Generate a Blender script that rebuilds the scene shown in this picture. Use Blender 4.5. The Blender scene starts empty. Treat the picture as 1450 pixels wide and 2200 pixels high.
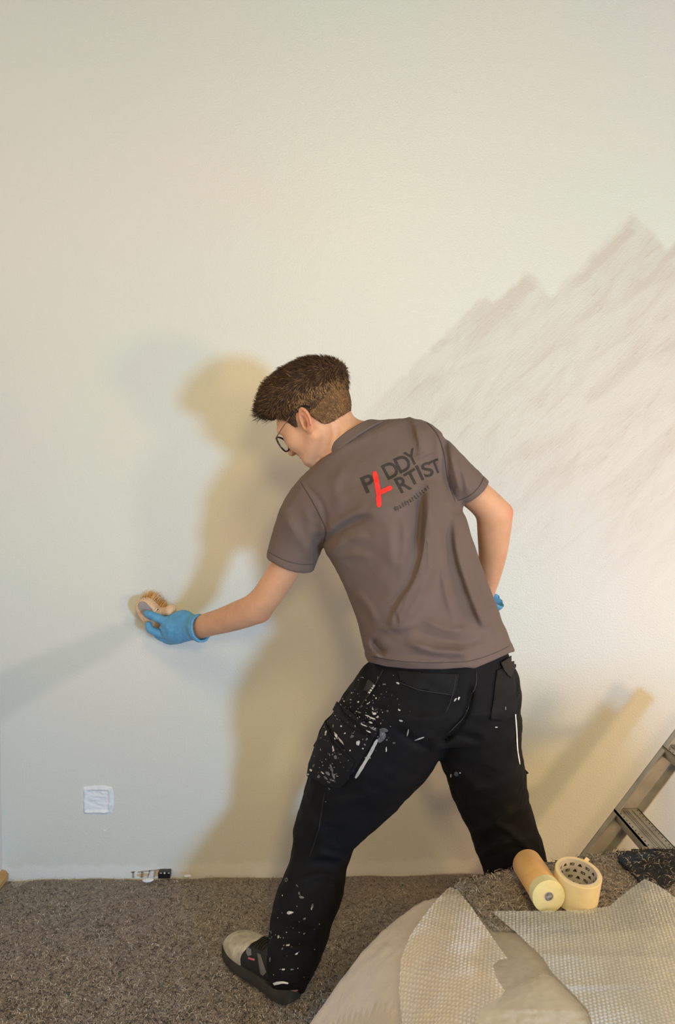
import bpy, bmesh, math, random
import numpy as np
from mathutils import Vector, Matrix, noise as mnoise
from mathutils.bvhtree import BVHTree

# ------------------------------------------------------------------ camera, world, lights, exposure
scene = bpy.context.scene
COL = scene.collection
IMG_W, IMG_H, FPX = 1450.0, 2200.0, 1650.0
CAM = np.array([0.0, -2.36, 1.263])
PITCH, YAW, SHIFT = math.radians(1.5), math.radians(1.6), -52.0
cam_d = bpy.data.cameras.new('camera')
cam_d.sensor_fit = 'VERTICAL'; cam_d.sensor_height = 36.0; cam_d.sensor_width = 36.0
cam_d.lens = 36.0 * FPX / IMG_H
cam_d.shift_y = SHIFT / IMG_H
cam_d.clip_start = 0.05
cam = bpy.data.objects.new('camera', cam_d); COL.objects.link(cam)
cam.location = CAM
cam.rotation_euler = (math.pi / 2 - PITCH, 0, -YAW)
scene.camera = cam

world = bpy.data.worlds.new('room_ambient'); scene.world = world
world.use_nodes = True
wb = world.node_tree.nodes['Background']
wb.inputs['Color'].default_value = (1.0, 0.94, 0.74, 1); wb.inputs['Strength'].default_value = 0.15

def area_light(name, loc, target, size, energy, color, size_y=None):
    d = bpy.data.lights.new(name, 'AREA'); d.energy = energy; d.color = color
    d.shape = 'RECTANGLE' if size_y else 'DISK'; d.size = size
    if size_y: d.size_y = size_y
    o = bpy.data.objects.new(name, d); COL.objects.link(o)
    o.location = loc
    o.rotation_euler = (Vector(target) - Vector(loc)).to_track_quat('-Z', 'Y').to_euler()
    return o
# warm lamp low on the right, cool daylight nearer to the camera
area_light('warm_lamp', (2.87, -3.62, 0.70), (-0.1, 0, 0.7), 0.45, 40, (1.0, 0.66, 0.33))
area_light('cool_window', (2.25, -4.9, 0.95), (-0.6, 0, 0.1), 0.52, 152, (0.30, 0.60, 1.0))
area_light('warm_side_fill', (2.7, -1.25, 0.85), (0.2, -0.6, 0.9), 0.6, 20, (1.0, 0.60, 0.28), 0.8)  # added fill from the side to brighten right-facing folds and arm
area_light('overhead_fill', (0.35, -2.6, 2.75), (0.2, -0.4, 0.0), 0.55, 20, (1.0, 0.77, 0.32))  # added overhead fill to lift the floor, table and lower wall
area_light('front_fill', (0.36, -3.4, 1.90), (0.1, 0.0, 0.2), 0.45, 23, (1.0, 0.77, 0.34))  # added frontal fill to reach the wall between the legs

scene.view_settings.view_transform = 'Standard'
scene.view_settings.look = 'None'
scene.view_settings.exposure = 0.0
scene.view_settings.gamma = 1.0
scene.view_settings.use_curve_mapping = False
random.seed(7); np.random.seed(7)

# ------------------------------------------------------------------ projection helpers
_cy, _sy, _cp, _sp = math.cos(YAW), math.sin(YAW), math.cos(PITCH), math.sin(PITCH)
FWD = np.array([_sy * _cp, _cy * _cp, -_sp])
RGT = np.array([_cy, -_sy, 0.0])
UPV = np.cross(RGT, FWD)
CX, CY = IMG_W / 2, IMG_H / 2 + SHIFT
def ray(px, py):
    d = FWD + RGT * ((px - CX) / FPX) + UPV * ((CY - py) / FPX)
    return d
def Q(px, py, y):
    d = ray(px, py); t = (y - CAM[1]) / d[1]
    return CAM + d * t
def QZ(px, py, z):
    d = ray(px, py); t = (z - CAM[2]) / d[2]
    return CAM + d * t
def proj(P):
    r = P - CAM
    w = r @ FWD
    return CX + FPX * (r @ RGT) / w, CY - FPX * (r @ UPV) / w

# ------------------------------------------------------------------ object helpers
def tag(o, label=None, cat=None, group=None, kind=None):
    if label: o['label'] = label
    if cat: o['category'] = cat
    if group: o['group'] = group
    if kind: o['kind'] = kind
    return o
def set_smooth(me, on=True):
    me.polygons.foreach_set('use_smooth', [on] * len(me.polygons))
def obj_from(name, verts, faces, mat=None, parent=None, smooth=True):
    me = bpy.data.meshes.new(name)
    me.from_pydata([tuple(map(float, v)) for v in verts], [], [tuple(map(int, f)) for f in faces])
    me.update()
    if mat: me.materials.append(mat)
    if smooth: set_smooth(me)
    o = bpy.data.objects.new(name, me); COL.objects.link(o)
    if parent: o.parent = parent; o.matrix_parent_inverse = parent.matrix_world.inverted() if False else Matrix.Translation(-Vector(parent.location)) if parent.parent is None else Matrix.Identity(4)
    return o
def obj_bm(name, bm, mat=None, parent=None, smooth=False):
    me = bpy.data.meshes.new(name); bm.normal_update(); bm.to_mesh(me); bm.free()
    if mat: me.materials.append(mat)
    if smooth:
        set_smooth(me)
        if len(me.vertices) < 20000: me.set_sharp_from_angle(angle=math.radians(42))
    o = bpy.data.objects.new(name, me); COL.objects.link(o)
    if parent: o.parent = parent; o.matrix_parent_inverse = Matrix.Translation(-Vector(parent.location)) if parent.parent is None else Matrix.Identity(4)
    return o
def empty(name, loc):
    o = bpy.data.objects.new(name, None); COL.objects.link(o); o.location = loc
    o.empty_display_size = 0.05
    return o
def bm_box(bm, c, size, M=None):
    r = bmesh.ops.create_cube(bm, size=1.0)
    m = Matrix.Translation(Vector(c)) @ (M.to_4x4() if M else Matrix.Identity(4)) @ Matrix.Diagonal((*size, 1))
    bmesh.ops.transform(bm, matrix=m, verts=r['verts'])
    return r['verts']
def bevel_all(bm, w, seg=2):
    bmesh.ops.bevel(bm, geom=list(bm.edges), offset=w, segments=seg, affect='EDGES', profile=0.5)
def bm_lathe(bm, prof, M, n=48, close=False):
    """prof: list of (radius, height); M: 4x4"""
    rings = []
    for r, h in prof:
        rings.append([bm.verts.new(M @ Vector((r * math.cos(2 * math.pi * k / n), r * math.sin(2 * math.pi * k / n), h))) for k in range(n)])
    R = len(rings)
    for i in range(R if close else R - 1):
        a, b = rings[i], rings[(i + 1) % R]
        for k in range(n):
            bm.faces.new((a[k], a[(k + 1) % n], b[(k + 1) % n], b[k]))
    if not close:
        if prof[0][0] > 1e-5: bm.faces.new(rings[0][::-1])
        if prof[-1][0] > 1e-5: bm.faces.new(rings[-1])
    return rings
def bm_tube(bm, pts, rad, n=8, cap=True):
    pts = [Vector(p) for p in pts]
    rads = rad if isinstance(rad, (list, tuple)) else [rad] * len(pts)
    rings = []; ref = None
    for i, p in enumerate(pts):
        t = (pts[min(i + 1, len(pts) - 1)] - pts[max(i - 1, 0)]).normalized()
        if ref is None:
            ref = t.orthogonal().normalized()
        ref = (ref - t * ref.dot(t)).normalized()
        b = t.cross(ref)
        rings.append([bm.verts.new(p + (ref * math.cos(2 * math.pi * k / n) + b * math.sin(2 * math.pi * k / n)) * rads[i]) for k in range(n)])
    for a, b in zip(rings[:-1], rings[1:]):
        for k in range(n):
            bm.faces.new((a[k], a[(k + 1) % n], b[(k + 1) % n], b[k]))
    if cap:
        bm.faces.new(rings[0][::-1]); bm.faces.new(rings[-1])
def spline(pts, sub=6):
    P = np.array(pts, float)
    Pe = np.vstack([2 * P[0] - P[1], P, 2 * P[-1] - P[-2]])
    out = []
    for i in range(len(P) - 1):
        p0, p1, p2, p3 = Pe[i:i + 4]
        for k in range(sub):
            t = k / sub
            out.append(0.5 * (2 * p1 + (p2 - p0) * t + (2 * p0 - 5 * p1 + 4 * p2 - p3) * t * t + (3 * p1 - p0 - 3 * p2 + p3) * t ** 3))
    out.append(P[-1])
    return np.array(out)

# ------------------------------------------------------------------ material helpers
class NT:
    def __init__(s, name):
        s.m = bpy.data.materials.new(name); s.m.use_nodes = True
        s.t = s.m.node_tree; s.b = s.t.nodes['Principled BSDF']; s.out = s.t.nodes['Material Output']
    def n(s, typ, **kw):
        nd = s.t.nodes.new(typ)
        for k, v in kw.items():
            if k.startswith('i_'):
                nd.inputs[k[2:].replace('_', ' ')].default_value = v
            else: setattr(nd, k, v)
        return nd
    def l(s, a, b): s.t.links.new(a, b)
    def set(s, **kw):
        for k, v in kw.items(): s.b.inputs[k.replace('_', ' ')].default_value = v
    def coord(s, scale=(1, 1, 1), rot=(0, 0, 0), loc=(0, 0, 0), kind='Object'):
        tc = s.n('ShaderNodeTexCoord'); mp = s.n('ShaderNodeMapping')
        mp.inputs['Scale'].default_value = scale; mp.inputs['Rotation'].default_value = rot; mp.inputs['Location'].default_value = loc
        s.l(tc.outputs[kind], mp.inputs['Vector']); return mp.outputs[0]
    def noise(s, vec, scale, detail=3, rough=0.5, dist=0.0):
        nd = s.n('ShaderNodeTexNoise'); nd.inputs['Scale'].default_value = scale; nd.inputs['Detail'].default_value = detail
        nd.inputs['Roughness'].default_value = rough; nd.inputs['Distortion'].default_value = dist
        if vec is not None: s.l(vec, nd.inputs['Vector'])
        return nd.outputs['Fac']
    def ramp(s, fac, stops, interp='LINEAR'):
        nd = s.n('ShaderNodeValToRGB'); nd.color_ramp.interpolation = interp
        e = nd.color_ramp.elements
        while len(e) < len(stops): e.new(0.5)
        for i, (p, c) in enumerate(stops):
            e[i].position = p; e[i].color = c if len(c) == 4 else (*c, 1)
        s.l(fac, nd.inputs[0]); return nd.outputs[0]
    def mix(s, fac, a, b, blend='MIX'):
        nd = s.n('ShaderNodeMix'); nd.data_type = 'RGBA'; nd.blend_type = blend
        for sock, v in ((nd.inputs['Factor'], fac), (nd.inputs['A'], a), (nd.inputs['B'], b)) if False else ((nd.inputs[0], fac), (nd.inputs[6], a), (nd.inputs[7], b)):
            if hasattr(v, 'is_output') or isinstance(v, bpy.types.NodeSocket): s.l(v, sock)
            elif isinstance(v, (int, float)): sock.default_value = v
            else: sock.default_value = v if len(v) == 4 else (*v, 1)
        return nd.outputs[2]
    def math(s, op, a, b=None, c=None, clamp=False):
        nd = s.n('ShaderNodeMath', operation=op, use_clamp=clamp)
        for i, v in enumerate((a, b, c)):
            if v is None: continue
            if isinstance(v, (int, float)): nd.inputs[i].default_value = v
            else: s.l(v, nd.inputs[i])
        return nd.outputs[0]
    def step(s, v, lo, hi):
        nd = s.n('ShaderNodeMapRange', interpolation_type='SMOOTHSTEP')
        nd.inputs['From Min'].default_value = lo; nd.inputs['From Max'].default_value = hi
        s.l(v, nd.inputs['Value']); return nd.outputs[0]
    def bump(s, h, strength=0.3, dist=0.002, normal=None):
        nd = s.n('ShaderNodeBump'); nd.inputs['Strength'].default_value = strength; nd.inputs['Distance'].default_value = dist
        s.l(h, nd.inputs['Height'])
        if normal is not None: s.l(normal, nd.inputs['Normal'])
        s.l(nd.outputs[0], s.b.inputs['Normal']); return nd.outputs[0]
def plain(name, col, rough=0.6, var=0.08, scale=30, metal=0.0, bump=0.0, spec=0.5):
    t = NT(name); v = t.coord()
    f = t.noise(v, scale, 4)
    c = t.ramp(f, [(0.3, tuple(x * (1 - var) for x in col)), (0.7, tuple(min(1, x * (1 + var)) for x in col))])
    t.l(c, t.b.inputs['Base Color']); t.set(Roughness=rough, Metallic=metal)
    t.b.inputs['Specular IOR Level'].default_value = spec
    if bump: t.bump(t.noise(v, scale * 8, 2), bump, 0.001)
    return t.m

# wall px -> metres on the wall plane
def wm(px, py):
    p = Q(px, py, 0.0); return p[0], p[2]

def make_wall_mat():
    t = NT('satin_painted_wall')
    tc = t.n('ShaderNodeTexCoord'); obj = tc.outputs['Object']
    sep = t.n('ShaderNodeSeparateXYZ'); t.l(obj, sep.inputs[0])
    X, Z = sep.outputs['X'], sep.outputs['Z']
    # soft mottling left by the rolled coats of paint
    big = t.noise(obj, 1.3, 2); big2 = t.noise(obj, 2.7, 2, 0.5)
    base = t.mix(t.step(big, 0.35, 0.65), (0.665, 0.650, 0.595), (0.630, 0.660, 0.600))
    base = t.mix(t.math('MULTIPLY', t.step(big2, 0.5, 0.72), 0.35), base, (0.675, 0.630, 0.580))
    # diagonal brushed glaze: u along the strokes, v across
    u = t.math('MULTIPLY', t.math('ADD', X, Z), 0.70711)
    v = t.math('MULTIPLY', t.math('SUBTRACT', Z, X), 0.70711)
    cmb = t.n('ShaderNodeCombineXYZ'); t.l(t.math('MULTIPLY', u, 4.0), cmb.inputs[0]); t.l(t.math('MULTIPLY', v, 15.0), cmb.inputs[1])
    streak = t.noise(cmb.outputs[0], 1.0, 6, 0.62, 0.7)
    cmb2 = t.n('ShaderNodeCombineXYZ'); t.l(t.math('MULTIPLY', u, 16.0), cmb2.inputs[0]); t.l(t.math('MULTIPLY', v, 130.0), cmb2.inputs[1])
    fine = t.noise(cmb2.outputs[0], 1.0, 4, 0.65, 0.6)
    wob = t.math('MULTIPLY', t.math('SUBTRACT', t.noise(obj, 14, 4, 0.6), 0.5), 0.05)
    vw, uw = t.math('ADD', v, wob), t.math('ADD', u, wob)
    def uv(px, py):
        x, z = wm(px, py); return (x + z) * 0.70711, (z - x) * 0.70711
    def stroke(pt, soft=0.012):
        uu, vv = uv(*pt)
        a = t.step(vw, vv + soft, vv - soft); b = t.step(uw, uu + soft, uu - soft)
        nd_a = t.math('SUBTRACT', 1.0, t.step(vw, vv - soft, vv + soft)); nd_b = t.math('SUBTRACT', 1.0, t.step(uw, uu - soft, uu + soft))
        return t.math('MULTIPLY', nd_a, nd_b)
    m = stroke((1132, 584))
    for pt in ((1358, 462), (1560, 420), (1040, 636)):
        m = t.math('MAXIMUM', m, stroke(pt))
    # strokes thin out towards the lower left
    u0, v0 = uv(850, 880)
    fade = t.math('MULTIPLY', t.step(Z, 0.72, 1.30), t.step(u, u0 - 0.32, u0 + 0.15))
    region = t.math('MULTIPLY', m, fade)
    # narrow darker rim strokes along the edge of the glaze
    gl = t.math('MULTIPLY', region, t.math('ADD', t.math('MULTIPLY', t.step(streak, 0.40, 0.70), 0.42), 0.40))
    gl = t.math('ADD', gl, t.math('MULTIPLY', region, t.math('MULTIPLY', t.math('MULTIPLY', t.step(fine, 0.55, 0.72), 0.55), t.step(streak, 0.42, 0.6))), clamp=True)
    for (p0, wdt) in (((1352, 478), 0.034), ((1128, 590), 0.05), ((1470, 505), 0.03)):
        uu, vv = uv(*p0)
        band = t.math('MULTIPLY', t.math('SUBTRACT', t.step(vw, vv - wdt - 0.02, vv - wdt + 0.01), t.step(vw, vv - 0.01, vv + 0.012)),
                      t.math('SUBTRACT', t.step(uw, uu - 0.42, uu - 0.2), t.step(uw, uu - 0.01, uu + 0.015)))
        gl = t.math('MAXIMUM', gl, t.math('MULTIPLY', band, 0.85))
    base = t.mix(t.math('MULTIPLY', gl, 0.74), base, (0.485, 0.43, 0.36))
    # grey-green band that ends under the brush
    (x1, z1), (x0, z0) = wm(312, 1338), wm(-40, 1512)
    L = math.hypot(x1 - x0, z1 - z0); dx, dz = (x1 - x0) / L, (z1 - z0) / L
    al = t.math('ADD', t.math('MULTIPLY', t.math('SUBTRACT', X, x0), dx), t.math('MULTIPLY', t.math('SUBTRACT', Z, z0), dz))
    ac = t.math('ADD', t.math('MULTIPLY', t.math('SUBTRACT', X, x0), -dz), t.math('MULTIPLY', t.math('SUBTRACT', Z, z0), dx))
    ac = t.math('ADD', ac, t.math('MULTIPLY', t.math('SUBTRACT', t.noise(obj, 7, 3), 0.5), 0.03))
    half = t.math('MULTIPLY_ADD', al, -0.085, 0.082)
    left_band = t.math('MULTIPLY', t.math('SUBTRACT', 1.0, t.step(t.math('SUBTRACT', t.math('ABSOLUTE', ac), half), -0.03, 0.015)),
                 t.math('SUBTRACT', 1.0, t.step(al, L - 0.05, L + 0.02)))
    base = t.mix(t.math('MULTIPLY', left_band, 0.45), base, (0.45, 0.485, 0.45))
    # pale dry brush scuffs low on the wall
    sc = t.math('MULTIPLY', t.step(fine, 0.62, 0.75), t.math('MULTIPLY', t.step(t.noise(obj, 5, 3), 0.52, 0.66), t.math('SUBTRACT', 1.0, t.step(Z, 0.5, 0.8))))
    base = t.mix(t.math('MULTIPLY', sc, 0.45), base, (0.76, 0.75, 0.72))
    # bare plaster strip at the foot of the wall
    foot = t.math('SUBTRACT', 1.0, t.step(t.math('ADD', Z, t.math('MULTIPLY', t.math('SUBTRACT', t.noise(obj, 22, 4), 0.5), 0.045)), 0.026, 0.046))
    base = t.mix(t.math('MULTIPLY', foot, 0.75), base, (0.76, 0.735, 0.69))
    t.l(base, t.b.inputs['Base Color'])
    t.set(Roughness=0.42); t.b.inputs['Specular IOR Level'].default_value = 0.5
    rg = t.math('MULTIPLY_ADD', t.noise(obj, 60, 2), 0.16, 0.33); t.l(rg, t.b.inputs['Roughness'])
    h1 = t.math('ADD', t.math('MULTIPLY', t.noise(obj, 190, 3, 0.6), 1.0), t.math('MULTIPLY', t.math('MULTIPLY', fine, region), 1.3))
    h1 = t.math('ADD', h1, t.math('MULTIPLY', t.noise(obj, 26, 3), 0.55))
    t.bump(h1, 0.34, 0.0032)
    return t.m

def make_felt(name, bias=0.0):
    t = NT(name); v = t.coord()
    n1 = t.noise(v, 210, 4, 0.72, 1.4); n2 = t.noise(v, 46, 5, 0.7, 1.8); n3 = t.noise(v, 4, 3)
    c = t.ramp(n1, [(0.25, (0.055, 0.049, 0.046)), (0.42, (0.29, 0.245, 0.215)), (0.58, (0.50, 0.43, 0.375)), (0.75, (0.74, 0.66, 0.585))])  # FELTX
    c = t.mix(t.math('MULTIPLY', t.step(n2, 0.5, 0.66), 0.62), c, (0.085, 0.084, 0.088))
    c = t.mix(t.math('MULTIPLY', t.step(n3, 0.4, 0.65), 0.35), c, (0.38, 0.29, 0.21))
    sp = t.n('ShaderNodeTexVoronoi'); sp.inputs['Scale'].default_value = 55; t.l(v, sp.inputs['Vector'])
    spk = t.math('LESS_THAN', sp.outputs['Distance'], 0.06)
    c = t.mix(t.math('MULTIPLY', spk, 0.7), c, (0.7, 0.66, 0.6))
    t.l(c, t.b.inputs['Base Color']); t.set(Roughness=0.95); t.b.inputs['Specular IOR Level'].default_value = 0.15
    t.bump(t.math('ADD', n1, n2), 0.9, 0.006)
    return t.m

MW = make_wall_mat()
MFELT = make_felt('grey_brown_felt')
M_left = plain('left_wall_paint', (0.80, 0.72, 0.66), 0.6, 0.03, 6, bump=0.1)
M_screed = plain('bare_screed', (0.42, 0.40, 0.37), 0.9, 0.15, 12, bump=0.3)
M_plaster = plain('white_filler', (0.76, 0.77, 0.80), 0.55, 0.05, 40, bump=0.35)
M_black = plain('black_plastic', (0.008, 0.008, 0.009), 0.35, 0.1, 60)
M_white = plain('white_print', (0.75, 0.75, 0.73), 0.6, 0.05, 60)
M_glue = plain('grey_glue_residue', (0.36, 0.31, 0.25), 0.8, 0.25, 90)

def wood_mat(name, c1, c2, rough=0.5, stretch=(4, 4, 40)):
    t = NT(name); v = t.coord(scale=stretch)
    f = t.noise(v, 3.0, 6, 0.6, 0.6)
    t.l(t.ramp(f, [(0.3, c1), (0.7, c2)]), t.b.inputs['Base Color']); t.set(Roughness=rough)
    t.bump(f, 0.12, 0.001); return t.m
M_oak = wood_mat('oiled_oak', (0.42, 0.20, 0.06), (0.62, 0.36, 0.13))
M_beech = wood_mat('beech_wood', (0.58, 0.36, 0.20), (0.74, 0.52, 0.33), 0.5, (60, 8, 60))

# ------------------------------------------------------------------ setting
XL = Q(4, 1800, 0.0)[0]            # left corner of the room
XR, YB, HC = 3.4, -4.6, 3.0
def plane_grid(name, o, ux, uy, nx, ny, mat, kind='structure'):
    o, ux, uy = map(np.array, (o, ux, uy))
    V = [o + ux * i / nx + uy * j / ny for j in range(ny + 1) for i in range(nx + 1)]
    F = [(j * (nx + 1) + i, j * (nx + 1) + i + 1, (j + 1) * (nx + 1) + i + 1, (j + 1) * (nx + 1) + i) for j in range(ny) for i in range(nx)]
    ob = obj_from(name, V, F, mat, None, False); ob['kind'] = kind
    return ob
def slab(name, lo, hi, mat, kind='structure'):
    bm = bmesh.new(); lo, hi = np.array(lo, float), np.array(hi, float)
    bm_box(bm, (lo + hi) / 2, hi - lo)
    o = obj_bm(name, bm, mat); o['kind'] = kind; return o
tag(slab('wall_back', (XL - 0.2, 0, -0.02), (XR, 0.2, HC), MW), 'pale satin painted wall with diagonal taupe brush glaze', 'wall')
tag(slab('wall_left', (XL - 0.15, YB, -0.02), (XL, 0.0, HC), M_left), 'pale pinkish side wall at the far corner', 'wall')
tag(slab('wall_right', (XR, YB, -0.02), (XR + 0.15, 0.2, HC), M_left), 'pale side wall beyond the ladder', 'wall')
tag(slab('floor', (XL - 0.15, YB, -0.08), (XR, 0.2, -0.012), M_screed), 'bare grey screed under the fleece', 'floor')
# oak skirting strip along the left wall
bm = bmesh.new()
prof = [(0, 0), (0.020, 0), (0.020, 0.014), (0.012, 0.024), (0.0, 0.028)]
a = [bm.verts.new((XL + x, -0.002, z)) for x, z in prof]; b = [bm.verts.new((XL + x, YB, z)) for x, z in prof]
for k in range(5): bm.faces.new((a[k], a[(k + 1) % 5], b[(k + 1) % 5], b[k]))
bm.faces.new(a[::-1]); bm.faces.new(b)
tag(obj_bm('baseboard_left', bm, M_oak), 'orange oak skirting strip along the side wall', 'baseboard', kind='structure')

# felt fleece over the floor: gently uneven sheet with a ragged back edge
def felt_h(x, y):
    return 0.004 + 0.004 * mnoise.noise(Vector((x * 5, y * 5, 0.3))) + 0.0025 * mnoise.noise(Vector((x * 19, y * 19, 1.3)))
fx0, fx1, fy0, fy1 = XL + 0.022, 2.2, -2.3, -0.004
nx, ny = 330, 230
V = []
for j in range(ny + 1):
    for i in range(nx + 1):
        x = fx0 + (fx1 - fx0) * i / nx
        e = fy1 - 0.006 - 0.008 * mnoise.noise(Vector((x * 9, 4.1, 0)))
        px = proj(np.array([x, 0, 0.0]))[0]
        if 28 < px < 66: e -= 0.05 * max(0, 1 - abs(px - 47) / 19) ** 0.6
        y = fy0 + (e - fy0) * j / ny
        V.append((x, y, felt_h(x, y) - 0.003 - 0.006 * max(0, min(1, (y + 0.06) / 0.05))))
F = [(j * (nx + 1) + i, j * (nx + 1) + i + 1, (j + 1) * (nx + 1) + i + 1, (j + 1) * (nx + 1) + i) for j in range(ny) for i in range(nx)]
fleece = tag(obj_from('floor_fleece', V, F, MFELT), 'grey-brown felt painter fleece covering the floor', 'fleece')
# loose curled fibres standing out of the felt
def fibres(name, n, sampler, mats, parent, size=(0.006, 0.022), wid=0.0006):
    V, F, MI = [], [], []
    for k in range(n):
        p, nrm = sampler()
        L = random.uniform(*size); a = random.uniform(0, 2 * math.pi); cur = random.uniform(-2.2, 2.2)
        w = wid * random.uniform(0.6, 1.5)
        b0 = len(V); q = Vector(p); seg = 4
        lift = random.uniform(0.0005, 0.004)
        t1 = Vector(nrm).orthogonal().normalized(); t2 = Vector(nrm).cross(t1)
        for s in range(seg + 1):
            d = t1 * math.cos(a) + t2 * math.sin(a)
            side = Vector(nrm).cross(d) * w * (1 - 0.6 * abs(2 * s / seg - 1))
            h = Vector(nrm) * (0.0006 + lift * math.sin(math.pi * s / seg))
            V.append(q + h - side); V.append(q + h + side)
            q = q + d * (L / seg); a += cur / seg
        m = random.choices(range(len(mats)), weights=[w_ for _, w_ in mats])[0]
        for s in range(seg):
            F.append((b0 + 2 * s, b0 + 2 * s + 1, b0 + 2 * s + 3, b0 + 2 * s + 2)); MI.append(m)
    o = obj_from(name, V, F, None, parent, False)
    for mt, _ in mats: o.data.materials.append(mt)
    o.data.polygons.foreach_set('material_index', MI)
    o['kind'] = 'stuff'
    return o
MF1 = plain('fibre_light', (0.58, 0.51, 0.44), 0.9, 0.2, 20)
MF2 = plain('fibre_brown', (0.32, 0.25, 0.19), 0.9, 0.3, 20)
MF3 = plain('fibre_dark', (0.02, 0.019, 0.02), 0.9, 0.3, 20)
MF4 = plain('fibre_white', (0.75, 0.72, 0.68), 0.9, 0.1, 20)
FIB = [(MF1, 3), (MF2, 5), (MF3, 4.5), (MF4, 0.4)]
def floor_sampler():
    while True:
        px, py = random.uniform(-30, 1100), 1878 + 340 * random.random() ** 0.85
        p = QZ(px, py, 0.008)
        if XL + 0.03 < p[0] and p[1] < -0.02:
            return (p[0], p[1], felt_h(p[0], p[1]) - 0.003), (0, 0, 1)
fibres('fibre', 26000, floor_sampler, FIB, fleece, (0.005, 0.019), 0.00055)

# filled-in socket patch, glue marks, cable box at the foot of the wall
c = Q(210, 1719, 0); bm = bmesh.new()
def sock_h(u, v):   # u,v in -1..1
    e = max(abs(u), abs(v))
    rim = math.exp(-((e - 0.80) / 0.10) ** 2) * (0.6 + 0.8 * max(0, mnoise.noise(Vector((u * 3, v * 3, 5)))))
    inner = 0.35 * mnoise.noise(Vector((u * 1.3 + 9, v * 5 + u, 2))) + 0.2 * mnoise.noise(Vector((u * 5, v * 9, 7)))
    k = max(0, min(1, (1.0 - e) / 0.12))
    return (0.0008 + 0.0075 * rim + (0.006 * inner + 0.002 if e < 0.8 else 0.0015 * inner)) * k + 0.0002
N = 44; grid = []
for j in range(N + 1):
    row = []
    for i in range(N + 1):
        u, v = -1 + 2 * i / N, -1 + 2 * j / N
        ang = math.atan2(v, u); k = 1 + 0.05 * mnoise.noise(Vector((math.cos(ang) * 2, math.sin(ang) * 2, 3)))
        k *= 1 - 0.10 * (abs(u * v)) ** 2
        row.append(bm.verts.new((c[0] + u * 0.049 * k, -sock_h(u, v), c[2] + v * 0.046 * k)))
    grid.append(row)
for j in range(N):
    for i in range(N):
        bm.faces.new((grid[j][i], grid[j][i + 1], grid[j + 1][i + 1], grid[j + 1][i]))
tag(obj_bm('socket_patch', bm, M_plaster, None, True), 'square filled-in socket hole smeared with white filler low on the wall', 'patch')
# stray dab of filler
bm = bmesh.new(); c = Q(225, 1784, -0.001)
bmesh.ops.create_uvsphere(bm, u_segments=12, v_segments=8, radius=1, matrix=Matrix.Translation(c) @ Matrix.Rotation(0.25, 4, 'Y') @ Matrix.Diagonal((0.006, 0.002, 0.002, 1)))
tag(obj_bm('filler_dab', bm, M_plaster, None, True), 'tiny white dab of filler below the socket patch', 'filler dab')
def wall_strokes(name, strokes, mat, parent=None, th=0.0012):
    bm = bmesh.new()
    for pts, w in strokes:
        P = [Q(px, py, -th) for px, py in pts]
        for k in range(len(P) - 1):
            d = P[k + 1] - P[k]; nrm = np.array([-d[2], 0, d[0]]); nrm = nrm / np.linalg.norm(nrm) * w / 700 / 2
            vs = [bm.verts.new(q) for q in (P[k] - nrm, P[k + 1] - nrm, P[k + 1] + nrm, P[k] + nrm)]
            vb = [bm.verts.new((q[0], 0.0, q[2])) for q in (P[k] - nrm, P[k + 1] - nrm, P[k + 1] + nrm, P[k] + nrm)]
            bm.faces.new(vs)
            for i in range(4): bm.faces.new((vs[i], vb[i], vb[(i + 1) % 4], vs[(i + 1) % 4]))
    bmesh.ops.recalc_face_normals(bm, faces=bm.faces)
    return obj_bm(name, bm, mat, parent)
tag(wall_strokes('glue_marks', [([(281, 1874), (290, 1873)], 2.5), ([(286, 1873), (286, 1886)], 4.5),
     ([(296, 1874), (312, 1872), (330, 1870)], 2.5), ([(306, 1873), (304, 1886)], 5), ([(322, 1871), (317, 1885)], 3.5),
     ([(333, 1870), (331, 1885)], 4), ([(330, 1870), (345, 1868), (356, 1867)], 1.8)], M_glue),
    'grey glue residue marks like letters just above the fleece', 'wall marks')
r = empty('cable_box', Q(353, 1884, -0.012)); tag(r, 'small black cable box lying against the foot of the wall', 'box')
bm = bmesh.new(); c = Q(354, 1877, -0.012); bm_box(bm, c, (0.037, 0.022, 0.019)); bevel_all(bm, 0.0012)
obj_bm('housing', bm, M_black, r)
for px, w in ((345.5, 4.5), (353.5, 3.6), (362.5, 4.0)):
    bm = bmesh.new(); q = Q(px, 1876, -0.0235); bm_box(bm, q, (w / 715, 0.0012, 0.0018 if w != 3.6 else 0.0045)); bevel_all(bm, 0.0004, 1)
    obj_bm('contact', bm, M_white, r)
# crumb of plaster on the fleece edge
for (px, py, rr, nm) in ((403, 1881, 0.008, 'pale plaster crumb on the fleece beside the cable box'), (318, 1890, 0.012, 'flat pale plaster flake in front of the glue marks')):
    bm = bmesh.new(); p = QZ(px, py, 0.014)
    bmesh.ops.create_icosphere(bm, subdivisions=2, radius=1.0)
    for vv in bm.verts:
        vv.co = Vector((p[0] + vv.co.x * rr * 1.5 * (1 + 0.3 * mnoise.noise(vv.co * 2)), p[1] + vv.co.y * rr * 0.8, 0.013 + vv.co.z * rr * 0.45 * (1 + 0.6 * mnoise.noise(vv.co * 2.2))))
    tag(obj_bm('plaster_crumb', bm, M_plaster), nm, 'plaster crumb')
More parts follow.
